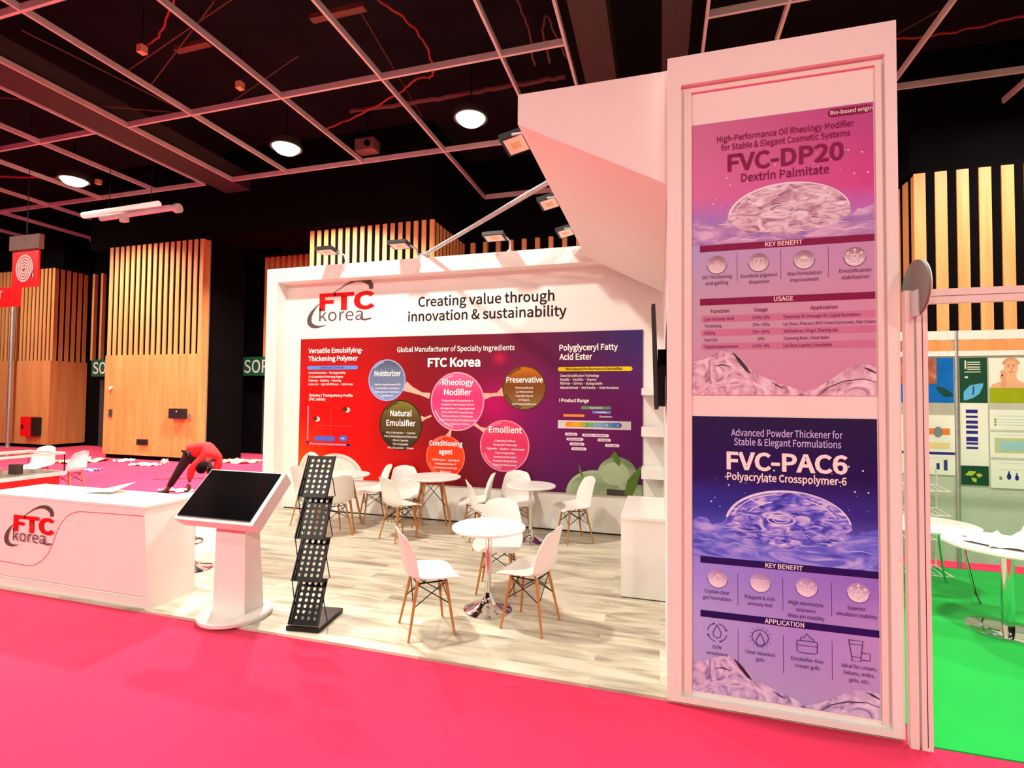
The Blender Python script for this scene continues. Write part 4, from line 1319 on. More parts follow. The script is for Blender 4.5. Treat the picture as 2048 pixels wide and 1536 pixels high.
LS = (b_ - a_).length
MB().hexa([KP(-3.845, .015, -.12), KP(-3.07, .015, -.12), KP(-3.07, LS - .005, -.12), KP(-3.845, LS - .005, -.12), KP(-3.855, 0, 0), KP(-3.06, 0, 0), KP(-3.06, LS, 0), KP(-3.855, LS, 0)]).bevel(.006, 2).obj('screen_housing', M['white'], ki)
MB().hexa([KP(-3.84, .028, .0005), KP(-3.10, .028, .0005), KP(-3.10, LS - .012, .0005), KP(-3.84, LS - .012, .0005), KP(-3.835, .032, .012), KP(-3.105, .032, .012), KP(-3.105, LS - .016, .012), KP(-3.835, LS - .016, .012)]).obj('touch_screen', M['glassblack'], ki)

# ---------------------------------------------------------------- brochure rack
ra = thing('brochure_rack', 'black perforated zigzag brochure rack with four empty trays', 'brochure rack', (-2.68, 3.40, 0), 8)
MB().box(-.137, .137, 0, .40, 0, .035).bevel(.006, 1).obj('base', M['rack'], ra, world=False)


def tray(p0, p1):
    """perforated plate from its lower edge p0 (y, z) to its upper edge p1, width .25"""
    W, nx, nz = .232, 4, 7
    L = math.hypot(p1[0] - p0[0], p1[1] - p0[1])
    m0, m1 = .03, .02
    cw = W / (nx + .55)
    ch = (L - m0 - m1) / nz

    def Q(a, s, h=0):
        t = s / L
        dy, dz = (p1[0] - p0[0]) / L, (p1[1] - p0[1]) / L
        return (a, p0[0] + dy * s - dz * h, p0[1] + dz * s + dy * h)
    b = MB()
    xa = -cw * nx / 2
    for i in range(nx):
        for j in range(nz):
            cx, cs = xa + (i + .5) * cw, m0 + (j + .5) * ch
            rr = min(cw, ch) * .31
            sq, ci = [], []
            for k in range(16):
                a = 2 * math.pi * (k + .5) / 16
                ca, sa = math.cos(a), math.sin(a)
                s_ = 1 / max(abs(ca), abs(sa))
                sq.append((cx + ca * s_ * cw / 2, cs + sa * s_ * ch / 2))
                ci.append((cx + ca * rr, cs + sa * rr))
            for k in range(16):
                k2 = (k + 1) % 16
                b.face([Q(*sq[k]), Q(*sq[k2]), Q(*ci[k2]), Q(*ci[k])])
            for sxx, szz in ((1, 1), (-1, 1), (-1, -1), (1, -1)):
                pass
    # corner triangles of every cell and the solid margins
    for i in range(nx):
        for j in range(nz):
            cx, cs = xa + (i + .5) * cw, m0 + (j + .5) * ch
            t8 = math.tan(math.pi / 16)
            for k in (1, 5, 9, 13):
                a1, a2 = 2 * math.pi * (k + .5) / 16, 2 * math.pi * (k + 1.5) / 16
                q = []
                for a in (a1, a2):
                    s_ = 1 / max(abs(math.cos(a)), abs(math.sin(a)))
                    q.append((cx + math.cos(a) * s_ * cw / 2, cs + math.sin(a) * s_ * ch / 2))
                co = (cx + math.copysign(cw / 2, math.cos((a1 + a2) / 2)), cs + math.copysign(ch / 2, math.sin((a1 + a2) / 2)))
                b.face([Q(*q[0]), Q(*co), Q(*q[1])])
    for x0_, x1_, s0, s1 in ((-W / 2, W / 2, 0, m0), (-W / 2, W / 2, L - m1, L), (-W / 2, xa, m0, L - m1), (-xa, W / 2, m0, L - m1)):
        b.face([Q(x0_, s0), Q(x1_, s0), Q(x1_, s1), Q(x0_, s1)])
    bmesh.ops.remove_doubles(b.b, verts=b.b.verts[:], dist=1e-5)
    dy, dz = (p1[0] - p0[0]) / L, (p1[1] - p0[1]) / L
    ex = bmesh.ops.extrude_face_region(b.b, geom=b.b.faces[:])
    bmesh.ops.translate(b.b, verts=[e for e in ex['geom'] if isinstance(e, bmesh.types.BMVert)], vec=(0, dz * .003, -dy * .003))
    t = b.obj('tray', M['rack'], ra, world=False)
    # lip and side rails are pieces of the tray
    l = MB()
    for sx in (-1, 1):
        l.hexa([Q(sx * W / 2, 0, .002), Q(sx * (W / 2 + .008), 0, .002), Q(sx * (W / 2 + .008), L, .002), Q(sx * W / 2, L, .002), Q(sx * W / 2, 0, .03), Q(sx * (W / 2 + .008), 0, .03), Q(sx * (W / 2 + .008), L, .012), Q(sx * W / 2, L, .012)])
    l.obj('side_rail', M['rack'], t, world=False)
    MB().hexa([Q(-W / 2, 0, 0), Q(W / 2, 0, 0), Q(W / 2, .006, 0), Q(-W / 2, .006, 0), Q(-W / 2, 0, .035), Q(W / 2, 0, .035), Q(W / 2, .006, .035), Q(-W / 2, .006, .035)]).obj('lip', M['rack'], t, world=False)


bots = [(.025 + .032 * i, .04 + .325 * i) for i in range(4)]
tops = [(b[0] + .135, b[1] + .325) for b in bots]
for b0, t0 in zip(bots, tops):
    tray(b0, t0)
for sx in (-.127, .127):
    l = MB()
    for i in range(3):
        l.rod((sx, tops[i][0], tops[i][1]), (sx, bots[i + 1][0], bots[i + 1][1]), .004, n=6)
    for i in range(4):
        mid = ((bots[i][0] + tops[i][0]) / 2, (bots[i][1] + tops[i][1]) / 2)
        pb = tops[i - 1] if i else (.13, .035)
        l.rod((sx, mid[0], mid[1]), (sx, pb[0] + .02, pb[1]), .004, n=6)
        if i < 3:
            l.rod((sx, mid[0], mid[1]), (sx, bots[i + 1][0], bots[i + 1][1]), .004, n=6)
    l.obj('scissor_frame', M['rack'], ra, world=False)


# ---------------------------------------------------------------- chairs
def catmull(P, t):
    n = len(P) - 1
    i = min(int(t * n), n - 1)
    s = t * n - i
    a, b, c, d = P[max(i - 1, 0)], P[i], P[i + 1], P[min(i + 2, n)]
    return tuple(0.5 * ((2 * b[k]) + (c[k] - a[k]) * s + (2 * a[k] - 5 * b[k] + 4 * c[k] - d[k]) * s * s + (3 * b[k] - a[k] - 3 * c[k] + d[k]) * s ** 3) for k in range(len(b)))


# shell profile: y (front +), z, half width, side lift, side forward curl
PROF = [(.235, .418, .165, .0, 0), (.215, .437, .205, .004, 0), (.15, .446, .226, .014, 0), (.06, .440, .232, .028, 0), (-.03, .434, .230, .040, .0), (-.10, .438, .226, .046, .012), (-.155, .462, .220, .034, .040), (-.182, .520, .216, .012, .060), (-.196, .600, .212, .0, .062), (-.212, .690, .190, 0, .048), (-.232, .770, .164, 0, .030), (-.246, .812, .138, -.012, .016), (-.252, .828, .098, -.02, .008)]


def shell(u, v):
    y, z, hw, up, fw = catmull(PROF, u)
    s = 2 * v - 1
    k = abs(s) ** 2.4
    return (hw * s, y + fw * k, z + up * k)


def make_chair(label):
    t = thing('side_chair', label, 'chair', (0, 0, 0), 0, 'white shell chairs around the stand tables')
    MB().grid(shell, 40, 16).solidify(.009).obj('seat_shell', M['plastic'], t, 60, world=False)
    for sx in (-1, 1):
        for sy, yt, yb in ((1, .115, .175), (-1, -.105, -.185)):
            MB().rod((sx * .115, yt, .425), (sx * .185, yb, 0), .0135, .009, 12).obj('leg', M['legwood'], t, 40, world=False)
    b = MB()

    def lp(sx, sy, z):
        yt, yb = (.115, .175) if sy > 0 else (-.105, -.185)
        k = (.425 - z) / .425
        return (sx * (.115 + .07 * k), yt + (yb - yt) * k, z)
    for A, B in (((-1, 1), (1, 1)), ((-1, -1), (1, -1)), ((-1, 1), (-1, -1)), ((1, 1), (1, -1))):
        b.rod(lp(*A, .40), lp(*B, .235), .0042, n=6).rod(lp(*B, .40), lp(*A, .235), .0042, n=6)
        b.rod(lp(*A, .405), lp(*B, .405), .006, n=6)
    b.obj('wire_brace', M['wire'], t, 40, world=False)
    return t


CH = [(-1.78, 3.745, 39, 'white shell chair, nearest the aisle, left of the front pedestal table'),
      (-1.015, 4.07, 169, 'white shell chair right of the front pedestal table, facing left'),
      (-1.50, 4.72, -80, 'white shell chair behind the front pedestal table, facing the aisle'),
      (-1.07, 6.62, 213, 'white shell chair by the mural wall, right of the rear pedestal table'),
      (-1.87, 6.73, 288, 'white shell chair behind the rear pedestal table'),
      (-2.09, 6.04, 28, 'white shell chair left of the rear pedestal table, half behind the front table'),
      (-2.40, 6.53, 200, 'white shell chair right of the middle wooden legged table, facing left'),
      (-3.53, 6.71, 312, 'white shell chair between the two wooden legged tables, nearest the mural'),
      (-3.27, 6.01, 62, 'white shell chair in front of the middle wooden legged table, back to the aisle'),
      (-4.12, 6.77, 222, 'white shell chair right of the left wooden legged table, under the mural'),
      (-4.17, 5.86, 150, 'white shell chair in front of the left wooden legged table, just right of the rack'),
      (-4.92, 6.33, 14, 'white shell chair left of the left wooden legged table, partly behind the rack')]
proto = None
for x, y, a, l in CH:
    if proto is None:
        c = proto = make_chair(l)
    else:
        c = copy_tree(proto)
        c['label'] = l
    c.location = (x, y, 0)
    c.rotation_euler = (0, 0, R(a - 90))


# ---------------------------------------------------------------- tables
def pedestal(x, y, rt, h, label, rb=.21):
    t = thing('pedestal_table', label, 'table', (x, y, 0), 0, 'round white tables on chrome pedestals')
    MB().lathe([(0, h - .026), (rt - .01, h - .026), (rt, h - .018), (rt, h - .005), (rt - .006, h), (0, h)], 64).obj('tabletop', M['white_gloss'], t, 35, world=False)
    MB().rod((0, 0, .06), (0, 0, h - .03), .027, n=24).rod((0, 0, h - .06), (0, 0, h - .026), .09, .09, 20).obj('pedestal', M['chrome'], t, 40, world=False)
    MB().lathe([(0, 0), (rb, 0), (rb + .004, .006), (rb - .01, .014), (rb * .7, .030), (rb * .4, .055), (.05, .085), (.036, .12), (.03, .15), (0, .15)], 56).obj('base', M['chrome'], t, 50, world=False)
    return t


pedestal(-1.44, 4.25, .322, .72, 'round white chrome pedestal table nearest the aisle')
pedestal(-1.61, 6.43, .322, .725, 'round white chrome pedestal table at the rear near the mural')


def eiffel(x, y, rt, h, rz, label):
    t = thing('wooden_leg_table', label, 'table', (x, y, 0), rz, 'round white tables on wooden legs')
    MB().lathe([(0, h - .022), (rt - .02, h - .022), (rt, h - .010), (rt, h - .004), (rt - .004, h), (0, h)], 64).obj('tabletop', M['white_gloss'], t, 35, world=False)
    b = MB()

    def lp(a, z):
        k = (h - .03 - z) / (h - .03)
        r_ = .16 + .19 * k
        return (r_ * math.cos(a), r_ * math.sin(a), z)
    for k in range(4):
        a = R(90 * k)
        MB().rod(lp(a, h - .022), lp(a, 0), .019, .012, 14).obj('leg', M['legwood'], t, 40, world=False)
        a2 = R(90 * k + 90)
        b.rod(lp(a, h - .05), lp(a2, .36), .004, n=6).rod(lp(a2, h - .05), lp(a, .36), .004, n=6).rod(lp(a, h - .045), lp(a2, h - .045), .007, n=6)
    b.obj('wire_brace', M['wire'], t, 40, world=False)
    return t


eiffel(-3.02, 6.46, .392, .755, -12, 'round white wooden legged table in the middle, before the orange bubble')
eiffel(-4.31, 6.22, .392, .755, -24, 'round white wooden legged table at left behind the brochure rack')

# ---------------------------------------------------------------- display case at left behind the counter
dc = thing('display_case', 'low white and red display case with a glass top at far left', 'display case', (-8.3, 3.9, -.02))
MB().box(-8.75, -8.07, 2.7, 5.08, -.02, .71).obj('red_base', M['red_paint'], dc)
MB().box(-8.80, -8.02, 2.66, 5.14, .71, .76).bevel(.006, 1).obj('shelf_board', M['white_gloss'], dc)
gl = MB()
gl.box(-8.045, -8.035, 2.68, 5.12, .76, 1.0).box(-8.785, -8.775, 2.68, 5.12, .76, 1.0).box(-8.775, -8.045, 5.11, 5.12, .76, 1.0).box(-8.785, -8.035, 2.68, 5.12, 1.0, 1.01)
gl.obj('glass_cover', M['glass'], dc)
MB().box(-8.05, -8.03, 2.68, 5.12, 1.0, 1.03).box(-8.79, -8.77, 2.68, 5.12, 1.0, 1.03).box(-8.77, -8.05, 5.10, 5.12, 1.0, 1.03).obj('cover_frame', M['alu'], dc)
for i in range(9):
    y_ = 3.2 + .21 * i
    c = (M['cardboard'], M['dark_cable'], M['paper'])[i % 3]
    t = tag(MB().box(-8.34 - .05 * (i % 2), -8.24, y_, y_ + .06 + .02 * (i % 3), .761, .80 + .03 * (i % 4)).bevel(.008, 1).obj('sample_pack', c), ('small cream pack', 'small brown jar', 'small white pack')[i % 3] + ' inside the glass case, ' + ('nearest the left edge', 'second from the left edge', 'third from the left edge', 'fourth from the left edge', 'fifth from the left edge', 'sixth from the left edge', 'seventh from the left edge', 'next to last towards the chair', 'closest to the white chair')[i], 'pack', 'samples in the display case')
for x, y, a, l in ((-10.42, 6.72, 196, 'white shell chair at far left beside the end of the display case'), (-11.75, 7.0, -70, 'white shell chair behind the glass display case')):
    c = copy_tree(proto)
    c['label'] = l
    c['group'] = 'white shell chairs by the display case'
    c.location = (x, y, -.02)
    c.rotation_euler = (0, 0, R(a - 90))


# ---------------------------------------------------------------- litter on the hall carpet
def scrap(x, y, sx, sy, h, m, label, seed, name='paper_scrap'):
    r_ = random.Random(seed)
    nz = [[r_.random() for _ in range(9)] for _ in range(9)]
    ed = [[(r_.uniform(-.3, .3), r_.uniform(-.3, .3)) for _ in range(9)] for _ in range(9)]

    def f(u, v):
        i, j = round(u * 8), round(v * 8)
        e = ed[i][j]
        return (x + sx * (u - .5 + e[0] * .18), y + sy * (v - .5 + e[1] * .18), -.018 + h * nz[i][j] ** 2)
    return tag(MB().grid(f, 8, 8).solidify(.003).obj(name, m, None, 30), label, 'litter', 'litter on the hall carpet')


scrap(-15.4, 10.2, .9, .9, .10, M['cardboard'], 'cream torn paper between the two left columns', 1)
scrap(-14.5, 10.75, .4, .4, .06, M['paper'], 'pale torn paper strip left of the tall column foot', 2)
scrap(-13.2, 10.3, .8, .35, .06, M['paper'], 'crumpled white plastic at the tall column foot', 3)
scrap(-13.0, 10.7, .15, .15, .16, M['paper'], 'upright white scrap beside the crumpled plastic', 4)
scrap(-11.4, 11.7, 1.0, .7, .08, M['cardboard'], 'cream card sheet on the carpet behind the kiosk', 5)
scrap(-13.45, 9.15, .45, .25, .05, mat('blue_white_scrap', (120, 130, 200), 0.7, var=0.6, scale=8), 'small blue and white wrapper on the carpet', 6)
scrap(-9.1, 7.75, .7, .25, .05, M['paper'], 'white plastic strip on the carpet beside the foot of the person', 7)
scrap(-10.3, 11.9, .5, .5, .06, M['paper'], 'pale paper on the carpet close to the mural wall edge', 8)
t = thing('floor_stick', 'thin dark red stick lying on the carpet behind the person', 'stick', (-10.5, 9.0, -.01))
MB().rod((-10.75, 8.6, -.008), (-9.5, 9.3, -.008), .012, n=8).obj('shaft', M['red_cable'], t, 40)


# ---------------------------------------------------------------- the bending person
def skin(name, parent, m, verts, edges, root=0, sub=2, cuts=0):
    me = bpy.data.meshes.new(name)
    me.from_pydata([v[:3] for v in verts], edges, [])
    o = link(name, me, parent)
    sm = o.modifiers.new('skin', 'SKIN')
    sm.use_smooth_shade = True
    sm.branch_smoothing = 0.6
    d = me.skin_vertices[0].data
    for i, v in enumerate(verts):
        d[i].radius = (v[3], v[4] if len(v) > 4 else v[3])
        d[i].use_root = i == root
    ss = o.modifiers.new('subdivision', 'SUBSURF')
    ss.levels = ss.render_levels = sub
    me.materials.append(m)
    return o


# local axes: x = to the right in the photo, y = away from the photo, z = up
pe = thing('person', 'person in a red sweater and black trousers bending down to the floor', 'person', (-9.05, 7.42, -.02), 16.3)
HIP = (.60, -.02, .80)
BODY = [(.60, .0, .78, .13), (.74, -.02, .86, .13), (.88, -.06, .83, .13), (.98, -.12, .74, .12), (.97, -.19, .66, .055), (.95, -.23, .60, .07),
        # near leg
        (.53, -.08, .74, .09), (.36, -.10, .42, .06), (.13, -.02, .10, .042), (.03, -.10, .04, .035),
        # far leg
        (.66, .10, .72, .09), (.86, .12, .40, .06), (.84, .22, .09, .042), (.96, .20, .04, .035),
        # near arm
        (.88, -.22, .72, .06), (.72, -.30, .48, .045), (.73, -.34, .27, .032),
        # far arm
        (1.08, .02, .70, .06), (1.06, -.06, .46, .045), (.94, -.20, .28, .032)]
BE = [(0, 1), (1, 2), (2, 3), (3, 4), (4, 5), (0, 6), (6, 7), (7, 8), (8, 9), (0, 10), (10, 11), (11, 12), (12, 13), (3, 14), (14, 15), (15, 16), (3, 17), (17, 18), (18, 19)]
body = skin('body', pe, M['skin'], BODY, BE, 0, 2)
# head with face, as part of the figure
hd = MB()
bmesh.ops.create_uvsphere(hd.b, u_segments=20, v_segments=14, radius=1.0)
for v in hd.b.verts:
    c = v.co.copy()
    k = 1 - .18 * max(0, -c.z)
    v.co = Vector((c.x * .078 * k, c.y * .098 * k, c.z * .115))
    if c.y < -.86 and abs(c.x) < .25 and -.35 < c.z < .1:
        v.co.y -= .018
for sx in (-1, 1):
    bmesh.ops.create_uvsphere(hd.b, u_segments=8, v_segments=6, radius=.018, matrix=Matrix.Translation((sx * .080, .0, -.01)))
hm = Matrix.Translation((.93, -.27, .53)) @ Matrix.Rotation(R(-12), 4, 'Z') @ Matrix.Rotation(R(108), 4, 'X')
hd.b.transform(hm)
hd.obj('head', M['skin'], pe, 60, world=False)
fc = MB()
for sx in (-1, 1):
    bmesh.ops.create_uvsphere(fc.b, u_segments=8, v_segments=6, radius=.011, matrix=Matrix.Translation((sx * .03, -.088, .01)))
fc.b.transform(hm)
fc.obj('eye', M['signwhite'], pe, 60, world=False)
mo = MB().box(-.022, .022, -.092, -.080, -.058, -.050)
mo.b.transform(hm)
mo.obj('mouth', M['dark_cable'], pe, world=False)
hr = MB()
bmesh.ops.create_uvsphere(hr.b, u_segments=20, v_segments=14, radius=1.0)
for v in list(hr.b.verts):
    c = v.co.copy()
    v.co = Vector((c.x * .090, c.y * .108 + .012, c.z * .122 + .012))
bmesh.ops.delete(hr.b, geom=[v for v in hr.b.verts if (v.co.z < -.06) or (v.co.y < -.05 and v.co.z < .05)], context='VERTS')
hr.b.transform(hm)
hr.solidify(.012)
hr.obj('hair', M['hair'], pe, 60, world=False)
skin('sweater', pe, M['sweater'], [(.55, -.01, .80, .155), (.70, -.02, .885, .165), (.88, -.06, .86, .16), (.98, -.12, .77, .145), (.98, -.17, .70, .09),
                                  (.88, -.22, .72, .085), (.73, -.30, .50, .072), (.73, -.335, .33, .055), (1.08, .02, .71, .085), (1.06, -.06, .47, .07), (.97, -.17, .34, .052)],
     [(0, 1), (1, 2), (2, 3), (3, 4), (3, 5), (5, 6), (6, 7), (3, 8), (8, 9), (9, 10)], 1, 2)
skin('trousers', pe, M['trousers'], [(.60, .0, .77, .145), (.53, -.08, .72, .105), (.36, -.10, .42, .076), (.15, -.03, .13, .058), (.66, .10, .71, .105), (.86, .12, .40, .076), (.84, .21, .12, .058)],
     [(0, 1), (1, 2), (2, 3), (0, 4), (4, 5), (5, 6)], 0, 2)
for nm, p in (('shoe', ((.15, .0, .055, .045), (.08, -.06, .045, .045), (.0, -.13, .035, .038))), ('shoe', ((.82, .24, .055, .045), (.90, .22, .045, .045), (1.0, .19, .035, .038)))):
    skin(nm, pe, M['black'], list(p), [(0, 1), (1, 2)], 0, 2)


def hand(wr, dirv, side):
    """palm and five bent fingers hanging from the wrist; one mesh grown by Skin"""
    d = Vector(dirv).normalized()
    s = d.cross(Vector((0, 1, 0))).normalized()
    n = d.cross(s)
    wv = Vector(wr)
    V = [(*wv, .026), (*(wv + d * .05), .034, )]
    E_ = [(0, 1)]
    for i, (o, ln) in enumerate(((-.030, .070), (-.010, .082), (.011, .077), (.031, .060))):
        a = len(V)
        p = wv + d * .085 + s * o
        V += [(*p, .011), (*(p + d * ln * .5 + n * .006), .0095), (*(p + d * ln * .85 + n * .024), .0085)]
        E_ += [(1, a), (a, a + 1), (a + 1, a + 2)]
    a = len(V)
    p = wv + d * .03 + s * (-.034 * side)
    V += [(*p, .012), (*(p + d * .035 - s * .022 * side + n * .01), .010), (*(p + d * .062 - s * .022 * side + n * .022), .009)]
    E_ += [(0, a), (a, a + 1), (a + 1, a + 2)]
    return skin('hand', pe, M['skin'], V, E_, 0, 2)


hand((.73, -.34, .26), (.02, -.1, -1), 1)
hand((.93, -.205, .27), (-.1, -.1, -1), -1)

# ---------------------------------------------------------------- right booth
t = thing('booth_post', 'slim white aluminium booth post against the right side of the tower', 'post', (1.315, 3.3, -.02), 0, 'white posts at the right booth corner')
MB().box(1.292, 1.332, 3.27, 3.31, -.02, 2.45).bevel(.003, 1).obj('profile', M['alu'], t)
t = thing('booth_post', 'slim white aluminium booth post that carries the front beam', 'post', (1.37, 3.3, -.02), 0, 'white posts at the right booth corner')
MB().box(1.345, 1.395, 3.27, 3.32, -.02, 2.45).bevel(.003, 1).obj('profile', M['alu'], t)
MB().box(1.3685, 1.3715, 3.268, 3.272, 0, 2.37).obj('groove', M['wire'], t)
t = thing('booth_beam', 'white double aluminium beam across the front of the right booth', 'beam', (4, 3.3, 2.4))
MB().box(1.395, 9.0, 3.275, 3.315, 2.375, 2.411).box(1.395, 9.0, 3.275, 3.315, 2.415, 2.452).obj('profile', M['alu'], t)
t = thing('round_sign', 'round grey sign disc seen edge on beside the tower', 'sign', (1.33, 3.30, 2.45))
MB().rod((1.326, 3.24, 2.455), (1.338, 3.24, 2.455), .152, n=48).obj('disc', mat('grey_disc', (120, 112, 106), 0.5), t, 30)
MB().rod((1.338, 3.24, 2.455), (1.342, 3.24, 2.455), .154, n=48).obj('rim', M['white_gloss'], t, 30)
MB().box(1.318, 1.3265, 3.19, 3.26, 2.30, 2.44).obj('clip_plate', M['bar'], t)

YB = 6.95
bw = thing('booth_wall', 'grey green panel wall of the right booth with white rails', 'wall panel', (4.5, 7.0, 0))
MB().box(1.6, 9.0, YB + .01, YB + .05, .05, 2.37).obj('panel', mat('grey_green_panel', (186, 190, 172), 0.6, var=0.03), bw)
MB().box(1.6, 9.0, YB - .01, YB + .06, 2.372, 2.43).box(1.6, 9.0, YB - .01, YB + .06, 2.56, 2.66).obj('rail', M['alu'], bw)
for x in (2.25, 3.235, 4.22, 5.2, 6.2, 7.2):
    MB().rod((x, YB + .0, -.02), (x, YB + .0, 2.66), .02, n=12).obj('upright', M['steel'], bw, 40)


def bpost(label, x0, x1, z0, z1, m):
    t = thing('booth_poster', label, 'poster', ((x0 + x1) / 2, YB, z0), 0, 'posters on the right booth wall')
    MB().box(x0, x1, YB - .002, YB + .009, z0, z1).obj('sheet', m, t)
    return t


y = YB - .003
wh = mat('poster_paper', (226, 222, 208), 0.6, var=0.02)
skinp = noise_mat('skin_photo_print', [(0.3, (120, 56, 36)), (0.5, (170, 92, 64)), (0.7, (214, 140, 106))], 5, 4, .5)
P1 = bpost('blue poster with a brown skin photo in its corner, left on the booth wall', 2.45, 3.21, 1.02, 2.355, wh)
MB().quad(2.45, 3.207, 1.838, 2.355, y).flat('blue_field', mat('blue_field_print', (10, 96, 176), 0.5, var=.15), P1)
MB().quad(2.45, 3.043, 2.054, 2.35, y - .001).flat('skin_photo', skinp, P1)
MB().stroke([(3.04, 2.02, .01), (3.08, 1.99, .07), (3.14, 1.94, .08), (3.2, 1.92, .02)], y - .001).flat('leaf', mat('dark_leaf_print', (20, 66, 60), 0.5), P1)
MB().quad(2.45, 3.207, 1.70, 1.838, y).flat('grey_band', mat('grey_band_print', (172, 168, 150), 0.5), P1)
MB().quad(2.926, 3.164, 1.474, 1.547, y).flat('orange_band', mat('orange_band_print', (222, 122, 52), 0.5), P1)
MB().oval(3.05, 1.505, .045, .06, y - .001, 20).flat('grey_drop', mat('grey_drop_print', (120, 124, 126), 0.5), P1)
MB().quad(2.914, 3.162, 1.315, 1.385, y).flat('yellow_band', mat('sand_band_print', (222, 200, 138), 0.5), P1)
MB().quad(2.45, 3.207, 1.248, 1.278, y).flat('navy_rule', M['navy'], P1)
MB().quad(3.03, 3.06, 1.08, 1.15, y).quad(3.10, 3.135, 1.07, 1.19, y).flat('bottle_picture', mat('bottle_print', (44, 62, 120), 0.5), P1)
MB().quad(2.92, 3.15, 1.206, 1.212, y).quad(2.92, 3.10, 1.615, 1.62, y).quad(2.95, 3.13, 1.575, 1.578, y).quad(2.95, 3.13, 1.435, 1.438, y).flat('small_print', M['bar'], P1)
P2 = bpost('narrow white poster with dark green head and foot, beside the grey upright', 3.262, 3.520, .918, 2.352, wh)
dg = mat('dark_green_print', (24, 68, 48), 0.5, var=.1)
MB().quad(3.262, 3.520, 1.841, 2.352, y).flat('green_field', dg, P2)
MB().quad(3.262, 3.518, .919, 1.135, y).flat('green_field', dg, P2)
MB().stroke([(3.30, 1.87, .01), (3.34, 1.93, .11), (3.40, 1.99, .13), (3.46, 2.04, .05), (3.48, 2.06, .005)], y - .001).flat('blue_leaf', mat('blue_leaf_print', (90, 170, 210), 0.5), P2)
MB().stroke([(3.385, 1.93, .012), (3.39, 2.03, .012)], y - .002).flat('leaf_vein', M['navy'], P2)
MB().stroke([(3.30, 1.03, .005), (3.35, 1.05, .06), (3.40, 1.07, .01)], y - .001).stroke([(3.40, 1.04, .005), (3.43, 1.03, .05), (3.46, 1.03, .005)], y - .001).stroke([(3.36, 1.0, .01), (3.385, .98, .05), (3.40, .95, .005)], y - .001).flat('pale_leaf', mat('lime_leaf_print', (170, 186, 60), 0.5), P2)
nb = MB()
for i, (z, h_) in enumerate(((1.745, .04), (1.685, .025), (1.625, .035), (1.57, .035), (1.51, .035), (1.435, .05), (1.385, .025), (1.335, .025))):
    nb.quad(3.315, 3.425, z - h_ / 2, z + h_ / 2, y)
nb.flat('navy_bars', M['navy'], P2)
nb = MB().quad(3.31, 3.325, 2.225, 2.32, y - .001)
for z in (2.30, 2.275, 2.245, 2.22):
    nb.quad(3.335, 3.455, z - .006, z + .006, y - .001)
nb.quad(3.31, 3.46, 2.185, 2.195, y - .001).quad(3.31, 3.34, 2.12, 2.14, y - .001).flat('heading_marks', mat('cream_mark_print', (214, 212, 186), 0.5), P2)
P3 = bpost('poster with a portrait of a person resting chin on hand, right edge', 3.536, 4.20, .90, 2.346, wh)
sk = mat('portrait_skin_print', (224, 164, 126), 0.5, var=.06)
MB().quad(3.537, 4.199, 1.843, 2.01, y).flat('olive_band', mat('olive_print', (150, 158, 20), 0.5, var=.1), P3)
mp_ = MB()
mp_.face([(3.545, y - .001, 2.011), (3.90, y - .001, 2.011), (3.90, y - .001, 2.05), (3.84, y - .001, 2.07), (3.79, y - .001, 2.10), (3.78, y - .001, 2.16), (3.69, y - .001, 2.16), (3.68, y - .001, 2.10), (3.61, y - .001, 2.07), (3.56, y - .001, 2.05)])
mp_.oval(3.735, 2.235, .062, .088, y - .0015, 30).flat('portrait_figure', sk, P3)
hp = MB().ring(3.735, 2.255, .085, .095, .03, y - .002, 24, 15, 165).flat('portrait_hair', mat('portrait_hair_print', (206, 150, 110), 0.5), P3)
MB().stroke([(3.66, 2.02, .04), (3.67, 2.08, .04), (3.66, 2.14, .05), (3.68, 2.18, .02)], y - .0022).stroke([(3.655, 2.14, .014), (3.645, 2.20, .012)], y - .0022).stroke([(3.665, 2.15, .014), (3.662, 2.22, .012)], y - .0023).stroke([(3.68, 2.15, .014), (3.68, 2.20, .012)], y - .0024).flat('portrait_hand', mat('portrait_hand_print', (216, 148, 112), 0.5), P3)
MB().oval(3.712, 2.25, .010, .005, y - .0025, 10).oval(3.758, 2.25, .010, .005, y - .0025, 10).stroke([(3.715, 2.19, .003), (3.735, 2.187, .008), (3.755, 2.19, .003)], y - .0025).stroke([(3.70, 2.265, .002), (3.712, 2.27, .004), (3.724, 2.266, .002)], y - .0025).stroke([(3.746, 2.266, .002), (3.758, 2.27, .004), (3.77, 2.265, .002)], y - .0025).stroke([(3.737, 2.24, .003), (3.742, 2.215, .006), (3.733, 2.212, .003)], y - .0026).flat('portrait_features', mat('portrait_feature_print', (126, 60, 50), 0.5), P3)
MB().quad(3.537, 4.199, 1.77, 1.843, y).quad(3.54, 4.19, 1.52, 1.545, y).quad(3.54, 4.19, 1.21, 1.24, y).flat('grey_band', mat('grey_rule_print', (184, 182, 166), 0.5), P3)
MB().quad(3.575, 4.15, 1.29, 1.455, y).flat('sage_picture', mat('sage_picture_print', (178, 186, 140), 0.5), P3)
MB().quad(3.62, 4.15, 1.32, 1.42, y - .001).flat('blue_picture', mat('pale_blue_picture_print', (150, 188, 196), 0.5, var=.1), P3)
MB().oval(3.585, 1.66, .012, .012, y, 12).oval(3.585, 1.63, .012, .012, y, 12).oval(3.585, 1.60, .012, .012, y, 12).flat('bullet', mat('olive_dot_print', (130, 150, 60), 0.5), P3)
nb = MB()
for z in (1.66, 1.63, 1.60, 1.70, 1.49, 1.18, 1.11):
    nb.quad(3.61, 4.1, z - .004, z + .004, y)
nb.flat('small_print', M['bar'], P3)
MB().oval(3.625, 1.01, .014, .022, y, 14).flat('bottle_picture', mat('sage_bottle_print', (120, 140, 110), 0.5), P3)
